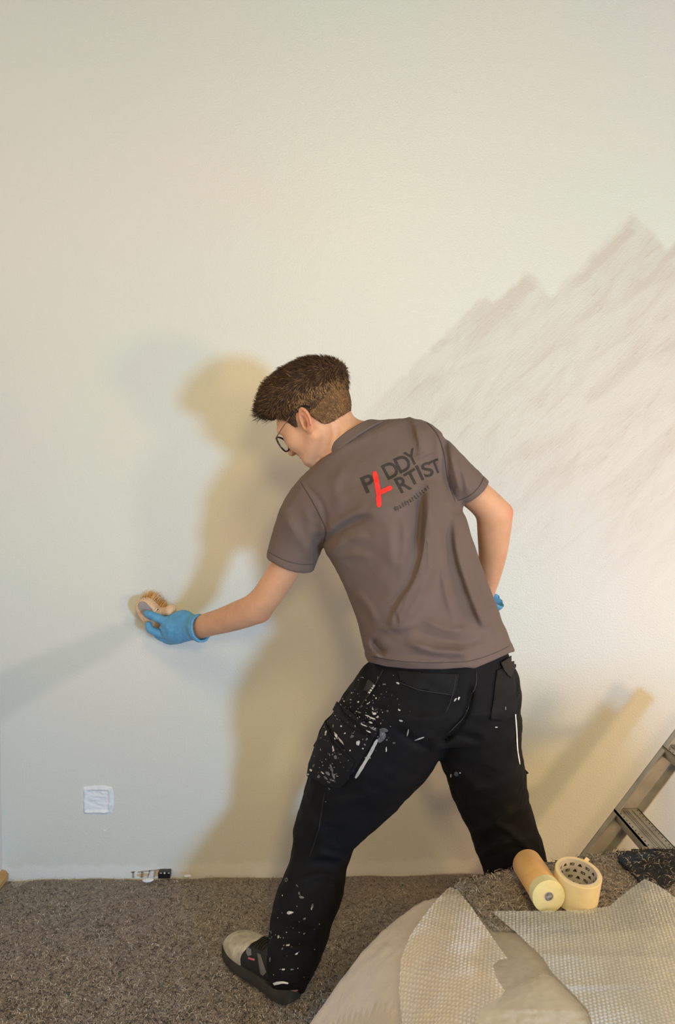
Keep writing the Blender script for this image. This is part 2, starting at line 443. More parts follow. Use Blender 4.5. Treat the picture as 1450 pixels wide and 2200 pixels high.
# ------------------------------------------------------------------ step ladder
def alu_mat():
    t = NT('brushed_aluminium'); v = t.coord(scale=(1, 1, 1)); n = t.noise(t.coord(scale=(400, 400, 12)), 1.0, 3); n2 = t.noise(v, 18, 4)
    t.l(t.ramp(n2, [(0.3, (0.36, 0.34, 0.31)), (0.7, (0.52, 0.50, 0.46))]), t.b.inputs['Base Color']); t.set(Metallic=0.75, Roughness=0.42); t.bump(n, 0.08, 0.001); return t.m
M_alu = alu_mat()
YF = -0.235
p1, p2 = Q(1322, 1736, YF), Q(1425, 1600, YF)
ld = (p2 - p1); ld /= np.linalg.norm(ld); perp = np.array([ld[2], 0, -ld[0]])       # perp points right-down
lad = empty('step_ladder', (p1[0] - p1[2] * ld[0] / ld[2], YF, 0.0)); tag(lad, 'aluminium step ladder with ribbed treads standing beside the wall', 'ladder')
SW = 0.060
def stile(y, z0, z1, nm):
    base = p1 - ld * (p1[2] - z0) / ld[2]; base[1] = y
    top = p1 + ld * (z1 - p1[2]) / ld[2]; top[1] = y
    bm = bmesh.new()
    R3 = Matrix(((perp[0], 0, ld[0]), (perp[1], 1, ld[1]), (perp[2], 0, ld[2])))
    c = (base + top) / 2 + perp * SW / 2; Ls = np.linalg.norm(top - base)
    bm_box(bm, c, (SW, 0.003, Ls), R3)
    sgn = -1 if y == YF else 1
    bm_box(bm, c - perp * (SW / 2 - 0.0015) + np.array([0, sgn * 0.011, 0]), (0.003, 0.024, Ls), R3)
    bm_box(bm, c + perp * (SW / 2 - 0.0015) + np.array([0, sgn * 0.011, 0]), (0.003, 0.024, Ls), R3)
    bm_box(bm, c - perp * (SW / 2 - 0.011) + np.array([0, sgn * 0.003, 0]), (0.004, 0.004, Ls), R3)
    return obj_bm(nm, bm, M_alu, lad)
stile(YF, 0.006, 0.60, 'stile'); stile(-0.62, 0.33, 0.60, 'stile')
dzs = (p2 - p1)[2]
for i in range(0, 2):
    q = p1 + (p2 - p1) * i
    x0, z0 = q[0] - 0.006, q[2] - 0.0
    y0, y1, w = YF - 0.004, -0.616, 0.070
    bm = bmesh.new(); bm_box(bm, (x0 + w / 2, (y0 + y1) / 2, z0 - 0.004), (w, y0 - y1, 0.006)); bm_box(bm, (x0 + 0.0015, (y0 + y1) / 2, z0 - 0.015), (0.003, y0 - y1, 0.028)); bm_box(bm, (x0 + w - 0.0015, (y0 + y1) / 2, z0 - 0.015), (0.003, y0 - y1, 0.028))
    tr = obj_bm('tread', bm, M_alu, lad)
    for xx, ww in ((0.024, 0.003), (0.030, 0.003), (0.038, 0.009), (0.049, 0.003)):
        bm = bmesh.new(); bm_box(bm, (x0 + xx, (y0 + y1) / 2, z0 - 0.0002), (ww, y0 - y1 - 0.02, 0.003)); rb = obj_bm('rib', bm, M_alu); rb.parent = tr
    if i < 2:
        sp = None
        for xx in (0.008, 0.062):
            for k in range(18):
                bm = None
                if sp is None:
                    bm = bmesh.new(); bmesh.ops.create_cone(bm, cap_ends=True, segments=10, radius1=0.0022, radius2=0.0016, depth=0.0014)
                    o_ = obj_bm('stud', bm, M_black); sp = o_
                else:
                    o_ = sp.copy(); COL.objects.link(o_)
                o_.parent = tr; o_.location = (x0 + xx, y0 - 0.012 - k * 0.0195, z0 - 0.0004)

# ------------------------------------------------------------------ covered table in the foreground
ZT = 0.292
E0 = np.array([0.250, -0.664]); d2v = np.array([0.22, -0.975]); nlv = np.array([-0.975, -0.22]); e1v = np.array([0.945, 0.327]); nbv = np.array([-0.327, 0.945])
tab = empty('low_table', (0.55, -0.95, 0.0)); tag(tab, 'low table buried under fleece, film and bubble wrap', 'table')
M_tab = plain('dark_table_wood', (0.12, 0.08, 0.05), 0.6, 0.2, 12)
def pl(s1, s2): return E0 + e1v * s1 + np.array([0.327, -0.945]) * s2
bm = bmesh.new()
cs = [pl(0.01, 0.012), pl(0.50, 0.012), pl(0.50, 0.80), pl(0.01, 0.80)]
a = [bm.verts.new((*c_, ZT - 0.035)) for c_ in cs]; b = [bm.verts.new((*c_, ZT - 0.006)) for c_ in cs]
bm.faces.new(a); bm.faces.new(b[::-1])
for i in range(4): bm.faces.new((a[i], b[i], b[(i + 1) % 4], a[(i + 1) % 4]))
bmesh.ops.recalc_face_normals(bm, faces=bm.faces); obj_bm('table_top', bm, M_tab, tab)
for s1, s2 in ((0.05, 0.05), (0.40, 0.05), (0.40, 0.75), (0.05, 0.75)):
    bm = bmesh.new(); c_ = pl(s1, s2); bm_box(bm, (c_[0], c_[1], (ZT - 0.035) / 2 + 0.006), (0.04, 0.04, ZT - 0.047)); obj_bm('leg', bm, M_tab, tab)
def drape_z(x, y):
    p = np.array([x, y]) - E0
    tl = max(0.0, p @ nlv); tb = max(0.0, p @ nbv)
    r = math.hypot(tl / 0.325, tb / 0.06)
    z = ZT * (1 - min(1.0, r) ** 1.55)
    cr = 0.014 * mnoise.noise(Vector((x * 6, y * 6, 1))) * min(1, tl / 0.08) + 0.008 * abs(mnoise.noise(Vector((x * 30 + y * 11, y * 26, 2)))) * min(1, r * 3) + 0.0015 * mnoise.noise(Vector((x * 90, y * 90, 5)))
    return max(0.012, z + cr) if r < 1.0 else 0.011
V, F = [], []; gx0, gx1, gy0, gy1, gs = -0.28, 0.95, -1.40, -0.42, 0.0065
nxg, nyg = int((gx1 - gx0) / gs), int((gy1 - gy0) / gs); vid = {}
for j in range(nyg + 1):
    for i in range(nxg + 1):
        x, y = gx0 + i * gs, gy0 + j * gs
        p = np.array([x, y]) - E0; r = math.hypot(max(0, p @ nlv) / 0.325, max(0, p @ nbv) / 0.06)
        if r < 1.0 and p @ e1v < 0.52:
            vid[(i, j)] = len(V); V.append((x, y, drape_z(x, y)))
for (i, j) in list(vid):
    k = [(i, j), (i + 1, j), (i + 1, j + 1), (i, j + 1)]
    if all(q in vid for q in k): F.append([vid[q] for q in k])
def film_mat(name, col, alpha, rough=0.25, bump=0.3, scale=60, trans=0.5, fade=False):
    t = NT(name); v = t.coord()
    n = t.noise(v, scale, 5, 0.65, 1.0)
    t.l(t.ramp(n, [(0.3, tuple(c * 0.92 for c in col)), (0.7, col)]), t.b.inputs['Base Color']); t.set(Roughness=rough)
    tl_ = t.n('ShaderNodeBsdfTranslucent'); tl_.inputs['Color'].default_value = (*col, 1)
    tr_ = t.n('ShaderNodeBsdfTransparent')
    m1 = t.n('ShaderNodeMixShader'); m1.inputs[0].default_value = trans * 0.5; t.l(t.b.outputs[0], m1.inputs[1]); t.l(tl_.outputs[0], m1.inputs[2])
    m2 = t.n('ShaderNodeMixShader'); m2.inputs[0].default_value = alpha; t.l(tr_.outputs[0], m2.inputs[1]); t.l(m1.outputs[0], m2.inputs[2])
    if fade:
        at = t.n('ShaderNodeAttribute', attribute_name='ply'); t.l(t.math('MULTIPLY', at.outputs['Fac'], alpha), m2.inputs[0])
    t.b.inputs['Specular IOR Level'].default_value = 0.8
    t.l(m2.outputs[0], t.out.inputs['Surface'])
    t.bump(n, bump, 0.004); return t.m
M_film = film_mat('milky_masking_film', (0.86, 0.77, 0.67), 0.78, 0.32, 0.5, 45)
M_film2 = film_mat('clear_grey_film', (0.80, 0.79, 0.75), 0.24, 0.10, 0.4, 70, 0.5, True)
M_bub = film_mat('clear_bubble_plastic', (0.86, 0.92, 1.0), 0.62, 0.05, 0.1, 120, 0.3, True)
M_bub2 = film_mat('warm_bubble_plastic', (0.96, 0.92, 0.88), 0.60, 0.05, 0.1, 120, 0.3, True)
film = tag(obj_from('plastic_film', V, F, M_film), 'milky crinkled masking film draped over the low table down to the floor', 'plastic film')
B_film = BVHTree.FromPolygons([Vector(v) for v in V], F)
def inside(poly, x, y):
    c = False; n_ = len(poly); j = n_ - 1
    for i in range(n_):
        xi, yi = poly[i]; xj, yj = poly[j]
        if (yi > y) != (yj > y) and x < (xj - xi) * (y - yi) / (yj - yi) + xi: c = not c
        j = i
    return c
def sheet(name, poly, mat, hfun, step, label, cat, bub=0.0):
    xs = [p_[0] for p_ in poly]; ys = [p_[1] for p_ in poly]
    V, vid, BH = [], {}, []
    i0, i1, j0, j1 = int(min(xs) / step), int(max(xs) / step) + 1, int(min(ys) / step), int(max(ys) / step) + 1
    for j in range(j0, j1):
        for i in range(i0, i1):
            px, py = i * step, j * step
            if not inside(poly, px, py): continue
            q = QZ(px, py, ZT + 0.012); d = Vector(ray(px, py)).normalized()
            loc, nr, _, _ = B_film.ray_cast(Vector(CAM), d)
            if loc is None: loc, nr = Vector(QZ(px, py, ZT)), Vector((0, 0, 1))
            if nr.z < 0: nr = -nr
            h = hfun(loc.x, loc.y, px, py)
            bh_ = 0.0
            if bub:
                s_ = 0.0088; u_, v_ = loc.x * 0.966 + loc.y * 0.259, -loc.x * 0.259 + loc.y * 0.966
                row = round(v_ / (s_ * 0.866)); cu = (round(u_ / s_ - 0.5 * (row % 2)) + 0.5 * (row % 2)) * s_; cv = row * s_ * 0.866
                rr = ((u_ - cu) ** 2 + (v_ - cv) ** 2) / 0.0039 ** 2
                if rr < 1: h += bub * math.sqrt(1 - rr); bh_ = math.sqrt(1 - rr)
            BH.append(bh_); vid[(i, j)] = len(V); V.append(loc - d * (h / max(0.25, -d.z)))
    F = []
    for (i, j) in vid:
        k = [(i, j), (i + 1, j), (i + 1, j + 1), (i, j + 1)]
        if all(q in vid for q in k): F.append([vid[q] for q in k][::-1])
    ob = tag(obj_from(name, V, F, mat), label, cat)
    keys = list(vid); pa = np.array(poly, float); pts = np.array(keys, float) * step; dm = np.full(len(pts), 1e9)
    for a_, b_ in zip(pa, np.roll(pa, -1, 0)):
        ab = b_ - a_; tt = np.clip(((pts - a_) @ ab) / (ab @ ab), 0, 1); dm = np.minimum(dm, np.linalg.norm(pts - a_ - tt[:, None] * ab, axis=1))
    at_ = ob.data.attributes.new('ply', 'FLOAT', 'POINT'); at_.data.foreach_set('value', (np.clip(0.25 + dm / 34, 0, 1) if not bub else 0.74 + 0.26 * np.array(BH) ** 1.5).astype(np.float32))
    return ob
# felt laid over the far half of the table
fe_poly = [(968, 1898), (990, 1888), (1080, 1868), (1170, 1851), (1250, 1838), (1330, 1827), (1400, 1822), (1456, 1820), (1456, 1975), (1300, 2000), (1060, 2000), (1010, 1940), (985, 1915)]
def fe_h(x, y, px, py):
    return 0.009 + 0.004 * mnoise.noise(Vector((x * 14, y * 14, 0))) + 0.003 * mnoise.noise(Vector((x * 40, y * 40, 3))) + 0.010 * math.exp(-((px - 968) / 25) ** 2)
felt = sheet('felt_cover', fe_poly, MFELT, fe_h, 4.0, 'grey-brown felt cover lying on the low table under the tape rolls', 'felt')
md = felt.modifiers.new('thickness', 'SOLIDIFY'); md.thickness = 0.006; md.offset = -1
fev = [v.co.copy() for v in felt.data.vertices]
fibres('fibre', 3800, lambda: (random.choice(fev) + Vector((random.uniform(-.002, .002), random.uniform(-.002, .002), 0)), (0, 0, 1)), [(MF1, 6), (MF2, 5), (MF3, 3), (MF4, 0.6)], felt, (0.006, 0.02), 0.0006)
t = NT('shaded_felt'); v = t.coord(); n = t.noise(v, 240, 4, 0.7, 1.2); n3 = t.noise(v, 14, 3)
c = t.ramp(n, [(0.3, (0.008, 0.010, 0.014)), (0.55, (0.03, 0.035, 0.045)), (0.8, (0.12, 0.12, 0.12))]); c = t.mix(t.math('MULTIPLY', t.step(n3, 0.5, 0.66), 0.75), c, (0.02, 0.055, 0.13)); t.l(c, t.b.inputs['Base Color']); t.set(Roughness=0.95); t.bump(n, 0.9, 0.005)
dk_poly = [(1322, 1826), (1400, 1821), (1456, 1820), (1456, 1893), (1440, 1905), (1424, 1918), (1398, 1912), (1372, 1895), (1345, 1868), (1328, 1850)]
dk = sheet('felt_shade_corner', dk_poly, t.m, lambda x, y, px, py: 0.015 + 0.004 * mnoise.noise(Vector((x * 20, y * 20, 6))) - 0.006 * max(0, (py - 1880) / 40), 4.0, 'folded felt corner at the far table edge, shade put into its blue-black colour', 'felt')  # dark blue-black colour stands in for shade on the dipping felt
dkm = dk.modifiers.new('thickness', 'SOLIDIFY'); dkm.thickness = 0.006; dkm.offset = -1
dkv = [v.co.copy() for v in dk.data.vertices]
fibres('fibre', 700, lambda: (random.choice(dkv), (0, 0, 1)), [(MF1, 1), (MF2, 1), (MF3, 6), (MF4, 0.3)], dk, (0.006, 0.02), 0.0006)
# bubble wrap and films over the near half
sheet('bubble_wrap', [(1052, 1957), (1110, 1955), (1180, 1956), (1250, 1954), (1308, 1946), (1345, 1915), (1384, 1887), (1412, 1899), (1435, 1915), (1456, 1932), (1456, 2290), (1296, 2290), (1262, 2170), (1225, 2130), (1185, 2090), (1165, 2058), (1112, 2008)], M_bub,
      lambda x, y, px, py: 0.022 + 0.014 * mnoise.noise(Vector((x * 8, y * 8, 4))) + 0.004 * mnoise.noise(Vector((x * 22, y * 22, 8))) + 0.018 * math.exp(-((px - 1390) / 40) ** 2 - ((py - 1900) / 45) ** 2) + 0.006 * math.exp(-((py - 2052 - 0.02 * (px - 1200)) / 9) ** 2) + 0.006 * math.exp(-((py - 2118) / 8) ** 2),
      1.7, 'clear bubble wrap sheet spread in front of the tape rolls', 'bubble wrap', 0.0036)
sheet('bubble_wrap', [(966, 1904), (984, 1911), (1008, 1940), (1052, 2003), (1092, 2060), (1072, 2064), (1060, 2076), (1066, 2098), (1086, 2128), (1066, 2160), (1040, 2290), (872, 2290), (856, 2130), (860, 2060), (880, 2010), (908, 1968), (940, 1928)], M_bub2,
      lambda x, y, px, py: 0.026 + 0.013 * mnoise.noise(Vector((x * 9, y * 9, 14))) + 0.006 * math.sin(px * 0.05 + py * 0.02) + 0.004 * mnoise.noise(Vector((x * 26, y * 26, 18))),
      1.7, 'torn bubble wrap flap hanging over the near left table edge', 'bubble wrap', 0.0036)
sheet('film_scrap', [(984, 1912), (1056, 1954), (1114, 2008), (1168, 2058), (1180, 2092), (1100, 2125), (1056, 2142), (1086, 2128), (1062, 2078), (1092, 2060), (1050, 2003)], M_film2,
      lambda x, y, px, py: 0.013 + 0.005 * mnoise.noise(Vector((x * 16, y * 16, 24))) + 0.002 * mnoise.noise(Vector((x * 60, y * 60, 2))), 4.0, 'thin clear film between the two bubble wrap sheets', 'plastic film')
sheet('film_scrap', [(1000, 2290), (1026, 2166), (1096, 2122), (1166, 2090), (1190, 2096), (1225, 2132), (1262, 2172), (1298, 2290)], film_mat('milky_film_fold', (0.86, 0.84, 0.76), 0.75, 0.3, 0.35, 40, 0.5, True),
      lambda x, y, px, py: 0.024 + 0.022 * max(0, min(1, (py - 2100) / 70)) + 0.008 * mnoise.noise(Vector((x * 8, y * 8, 34))), 3.0, 'smooth milky film folded over the bubble wrap at the front', 'plastic film')

# ------------------------------------------------------------------ tape rolls
M_tape = plain('pale_yellow_crepe_tape', (0.82, 0.69, 0.44), 0.6, 0.06, 40, bump=0.15)
M_tape2 = plain('light_yellow_tape', (0.82, 0.77, 0.46), 0.6, 0.05, 50)
M_paper = plain('orange_masking_paper', (0.80, 0.49, 0.20), 0.6, 0.08, 25, bump=0.15)
M_core = plain('white_card_core', (0.62, 0.57, 0.52), 0.7, 0.05, 60)
zt = ZT + 0.013
pf, pb = QZ(1179, 1927, zt + 0.037), QZ(1132, 1855, zt + 0.037)
rl = empty('masking_paper_roll', ((pf[0] + pb[0]) / 2, (pf[1] + pb[1]) / 2, zt)); tag(rl, 'orange masking paper roll with a yellow tape end lying on the felt', 'tape roll')
ax_ = Vector(pb - pf); Lr = ax_.length; ax_.normalize(); M4 = Matrix.Translation(pf) @ ax_.to_track_quat('Z', 'Y').to_matrix().to_4x4()
bm = bmesh.new(); bm_lathe(bm, [(0.0110, 0.0), (0.0340, 0.0), (0.0358, 0.0015), (0.0358, 0.024), (0.0345, 0.0245), (0.0110, 0.0245)], M4, 56, True); obj_bm('tape', bm, M_tape2, rl, True)
bm = bmesh.new(); bm_lathe(bm, [(0.012, 0.025), (0.0335, 0.025), (0.0345, 0.027), (0.0345, Lr - 0.002), (0.0335, Lr), (0.012, Lr)], M4, 56, True); obj_bm('paper', bm, M_paper, rl, True)
bm = bmesh.new(); bm_lathe(bm, [(0.0090, 0.0005), (0.0112, -0.0004), (0.0112, 0.004), (0.0090, Lr)], M4, 32, False); 
for fc in [f_ for f_ in bm.faces if len(f_.verts) > 4]: bm.faces.remove(fc)
obj_bm('core', bm, M_core, rl, True)
bm = bmesh.new(); bm_lathe(bm, [(0.0001, 0.0035), (0.0092, 0.0035), (0.0092, 0.006), (0.0001, 0.006)], M4, 24); obj_bm('core_plug', bm, plain('grey_core_print', (0.30, 0.30, 0.36), 0.6, 0.6, 160), rl, True)
tp = QZ(1230, 1904, zt + 0.032)
r2 = empty('tape_roll', (tp[0], tp[1], zt)); tag(r2, 'wide pale yellow masking tape roll standing upright beside the paper roll', 'tape roll')
Rt, Ri, Ht = 0.0500, 0.0412, 0.066
M4 = Matrix.Translation((tp[0] + 0.004, tp[1], zt + 0.006)) @ Matrix.Rotation(math.radians(11), 4, 'X') @ Matrix.Rotation(math.radians(4), 4, 'Y')
bm = bmesh.new(); bm_lathe(bm, [(Ri, 0.0), (Rt - 0.001, 0.0), (Rt, 0.001), (Rt, Ht - 0.001), (Rt - 0.001, Ht), (Ri, Ht)], M4, 72, True); obj_bm('tape', bm, M_tape, r2, True)
bm = bmesh.new(); bm_lathe(bm, [(Ri - 0.0022, 0.001), (Ri + 0.0002, 0.001), (Ri + 0.0002, Ht + 0.0006), (Ri - 0.0022, Ht + 0.0006)], M4, 72, True); obj_bm('core', bm, M_core, r2, True)
# printed motifs inside the core: framed tag and bucket shapes, alternating
M_ink = plain('core_ink', (0.03, 0.022, 0.018), 0.7, 0.2, 60)
def motif(kind):
    if kind == 0: return [[(-1, -.6), (1, -.6), (1, .6), (-1, .6)]], [[(-.62, -.28), (-.1, -.28), (-.1, .28), (-.62, .28)], [(.1, -.2), (.65, -.2), (.65, .05), (.1, .05)]]
    return [[(-.9, -.6), (.9, -.6), (.9, -.2), (.55, -.05), (.5, .55), (-.45, .6), (-.6, -.05), (-.9, -.2)]], []
bmi = bmesh.new(); bmw = bmesh.new()
for row in range(4):
    for k in range(14):
        th = 2 * math.pi * (k + 0.5 * (row % 2)) / 14; zc = 0.009 + row * 0.0155
        A, Bp = motif((k + row) % 2)
        for lst, bmx, rr in ((A, bmi, Ri - 0.0026), (Bp, bmw, Ri - 0.0029)):
            for P in lst:
                bmx.faces.new([bmx.verts.new(M4 @ Vector((rr * math.cos(th + x * 0.0052 / Ri), rr * math.sin(th + x * 0.0052 / Ri), zc + y * 0.0052))) for x, y in P])
cr_ = [o for o in r2.children if o.name.startswith('core')][0]
a_ = obj_bm('core_print', bmi, M_ink); a_.parent = cr_; a_['kind'] = 'stuff'
b_ = obj_bm('core_print', bmw, M_core); b_.parent = cr_; b_['kind'] = 'stuff'
bm = bmesh.new(); q = M4 @ Vector((Rt * math.cos(0.9), Rt * math.sin(0.9), Ht)); bm_box(bm, q, (0.010, 0.0012, 0.012), Matrix.Rotation(0.7, 3, 'Y')); obj_bm('torn_end', bm, M_tape, r2)

# ------------------------------------------------------------------ unseen boxes added to block lamp light from the lower wall
M_card = plain('brown_cardboard', (0.40, 0.27, 0.16), 0.85, 0.1, 14)
def shade_carton(x0, x1, y0, y1, z0, z1, label):
    r = empty('shade_box', ((x0 + x1) / 2, (y0 + y1) / 2, z0)); tag(r, label, 'box')
    bm = bmesh.new(); bm_box(bm, ((x0 + x1) / 2, (y0 + y1) / 2, (z0 + z1) / 2 - 0.002), (x1 - x0, y1 - y0, z1 - z0 - 0.004)); bevel_all(bm, 0.003); obj_bm('shade_carton', bm, M_card, r)
    for s_ in (0, 1):
        bm = bmesh.new(); ym = (y0 + y1) / 2
        bm_box(bm, ((x0 + x1) / 2, (y0 + ym) / 2 if s_ == 0 else (ym + y1) / 2, z1 - 0.001), (x1 - x0 - 0.004, (y1 - y0) / 2 - 0.003, 0.003)); obj_bm('flap', bm, M_card, r)
    bm = bmesh.new(); bm_box(bm, ((x0 + x1) / 2, (y0 + y1) / 2, z1 + 0.0008), (x1 - x0 + 0.001, 0.05, 0.0006)); obj_bm('tape_strip', bm, M_tape, r)
shade_carton(1.08, 1.62, -2.32, -2.08, 0.006, 0.36, 'unseen brown cardboard box added to block light, bottom of a stack')
shade_carton(1.085, 1.615, -2.31, -2.09, 0.362, 0.70, 'unseen brown cardboard box added to block light, top of a stack')
# ------------------------------------------------------------------ implicit-surface modelling
FAR = 0.12
class Tube:
    """generalised cylinder through rings (centre, half-width vector U, depth radius b)"""
    def __init__(s, rings, sub=4, e=2.0, flat_ends=True):
        C = np.array([r[0] for r in rings], float); U = np.array([r[1] for r in rings], float); B = np.array([r[2] for r in rings], float)
        A = spline(np.hstack([C, U, B[:, None]]), sub)
        s.C, s.U, s.B = A[:, :3], A[:, 3:6], np.maximum(A[:, 6], 0.002)
        T = np.gradient(s.C, axis=0); T /= np.linalg.norm(T, axis=1)[:, None]
        s.a = np.linalg.norm(s.U, axis=1); uh = s.U / s.a[:, None]
        v = np.cross(T, uh); v /= np.linalg.norm(v, axis=1)[:, None]
        s.V = v; s.uh = uh
        n = np.cross(uh, v); sg = np.sign(np.sum(n * T, axis=1)); s.N = n * sg[:, None]
        s.e = e; s.flat = flat_ends
        R = np.maximum(s.a, s.B)
        s.lo = (s.C - R[:, None]).min(0) - FAR / 2; s.hi = (s.C + R[:, None]).max(0) + FAR / 2
    def scaled(s, k, kb=None, add=0.0):
        t = object.__new__(Tube); t.__dict__.update(s.__dict__)
        f = np.maximum(s.a * k + add, 0.004) / s.a
        t.U = s.U * f[:, None]; t.a = s.a * f; t.B = np.maximum(s.B * (kb or k) + add, 0.004)
        return t
    def __call__(s, P):
        out = np.full(len(P), FAR)
        m = np.where(np.all((P > s.lo) & (P < s.hi), axis=1))[0]
        if not len(m): return out
        pa = P[m].astype(np.float32); best = np.full(len(m), 9.0, np.float32)
        K = len(s.C)
        for i in range(K - 1):
            cm = (s.C[i] + s.C[i + 1]) / 2
            rr = max(s.a[i], s.B[i], s.a[i + 1], s.B[i + 1]) * 1.2 + np.linalg.norm(s.C[i + 1] - s.C[i]) / 2 + 0.035
            q = pa - cm.astype(np.float32)
            sub = np.where(np.einsum('ij,ij->i', q, q) < rr * rr)[0]
            if not len(sub): continue
            p = pa[sub]
            dprev = (p - s.C[i].astype(np.float32)) @ s.N[i].astype(np.float32)
            dn = (p - s.C[i + 1].astype(np.float32)) @ s.N[i + 1].astype(np.float32)
            den = dprev - dn
            bad = den <= 1e-6
            t = np.clip(dprev / np.where(bad, 1, den), 0, 1)
            L = lambda a: a[i].astype(np.float32) + (a[i + 1] - a[i]).astype(np.float32) * t[:, None]
            r = p - L(s.C); uh = L(s.uh); v = L(s.V)
            a = s.a[i] + (s.a[i + 1] - s.a[i]) * t; b = s.B[i] + (s.B[i + 1] - s.B[i]) * t
            al = np.einsum('ij,ij->i', r, uh); be = np.einsum('ij,ij->i', r, v)
            rad2 = al * al + be * be; rad = np.sqrt(rad2)
            if s.e == 2.0: k = np.sqrt((al / a) ** 2 + (be / b) ** 2)
            else: k = (np.abs(al / a) ** s.e + np.abs(be / b) ** s.e) ** (1 / s.e)
            k = np.maximum(k, 1e-4); mn = np.minimum(a, b)
            d = np.maximum(rad * (1 - 1 / k), -mn)
            ax2 = np.maximum(np.einsum('ij,ij->i', r, r) - rad2, 0)
            over = ((t <= 0) | (t >= 1)) & (ax2 > 1e-13)
            d = np.where(over, np.sqrt(np.maximum(d, 0) ** 2 + ax2), d)
            if i == 0: d = np.where(over, d, np.maximum(d, -dprev))
            if i == K - 2: d = np.where(over, d, np.maximum(d, dn))
            d = np.where(bad, 9.0, d)
            best[sub] = np.minimum(best[sub], d)
        out[m] = np.minimum(best, FAR)
        return out
def rpx(rows):
    """rows of (xl, yl, xr, yr, y or (yl, yr), b) silhouette pixels -> rings"""
    R = []
    for xl, yl, xr, yr, y, b in rows:
        ya, yb = y if isinstance(y, tuple) else (y, y)
        a, c = Q(xl, yl, ya), Q(xr, yr, yb)
        R.append(((a + c) / 2, (c - a) / 2, b))
    return R
def chain(pts, rad):
    """round tapering chain"""
    P = np.array(pts, float); T = np.gradient(P, axis=0); R = []
    ref = np.array([0.3, 0.2, 0.9])
    for p, t, r in zip(P, T, rad):
        u = np.cross(t, ref); u /= np.linalg.norm(u); R.append((p, u * r, r))
    return R
class Ball:
    def __init__(s, c, r, M=None): s.c, s.r, s.M = np.array(c, float), np.array(r, float) * np.ones(3), M
    def __call__(s, P):
        q = P - s.c
        if s.M is not None: q = q @ s.M
        k0 = np.linalg.norm(q / s.r, axis=1); k1 = np.linalg.norm(q / s.r ** 2, axis=1)
        return k0 * (k0 - 1) / np.maximum(k1, 1e-6)
class Capsule:
    def __init__(s, a, b, ra, rb): s.a, s.b, s.ra, s.rb = np.array(a, float), np.array(b, float), ra, rb
    def __call__(s, P):
        ab = s.b - s.a; t = np.clip((P - s.a) @ ab / (ab @ ab), 0, 1)
        return np.linalg.norm(P - s.a - t[:, None] * ab, axis=1) - (s.ra + (s.rb - s.ra) * t)
def smin(a, b, k):
    h = np.clip(0.5 + 0.5 * (b - a) / k, 0, 1)
    return b * (1 - h) + a * h - k * h * (1 - h)
def smax(a, b, k): return -smin(-a, -b, k)

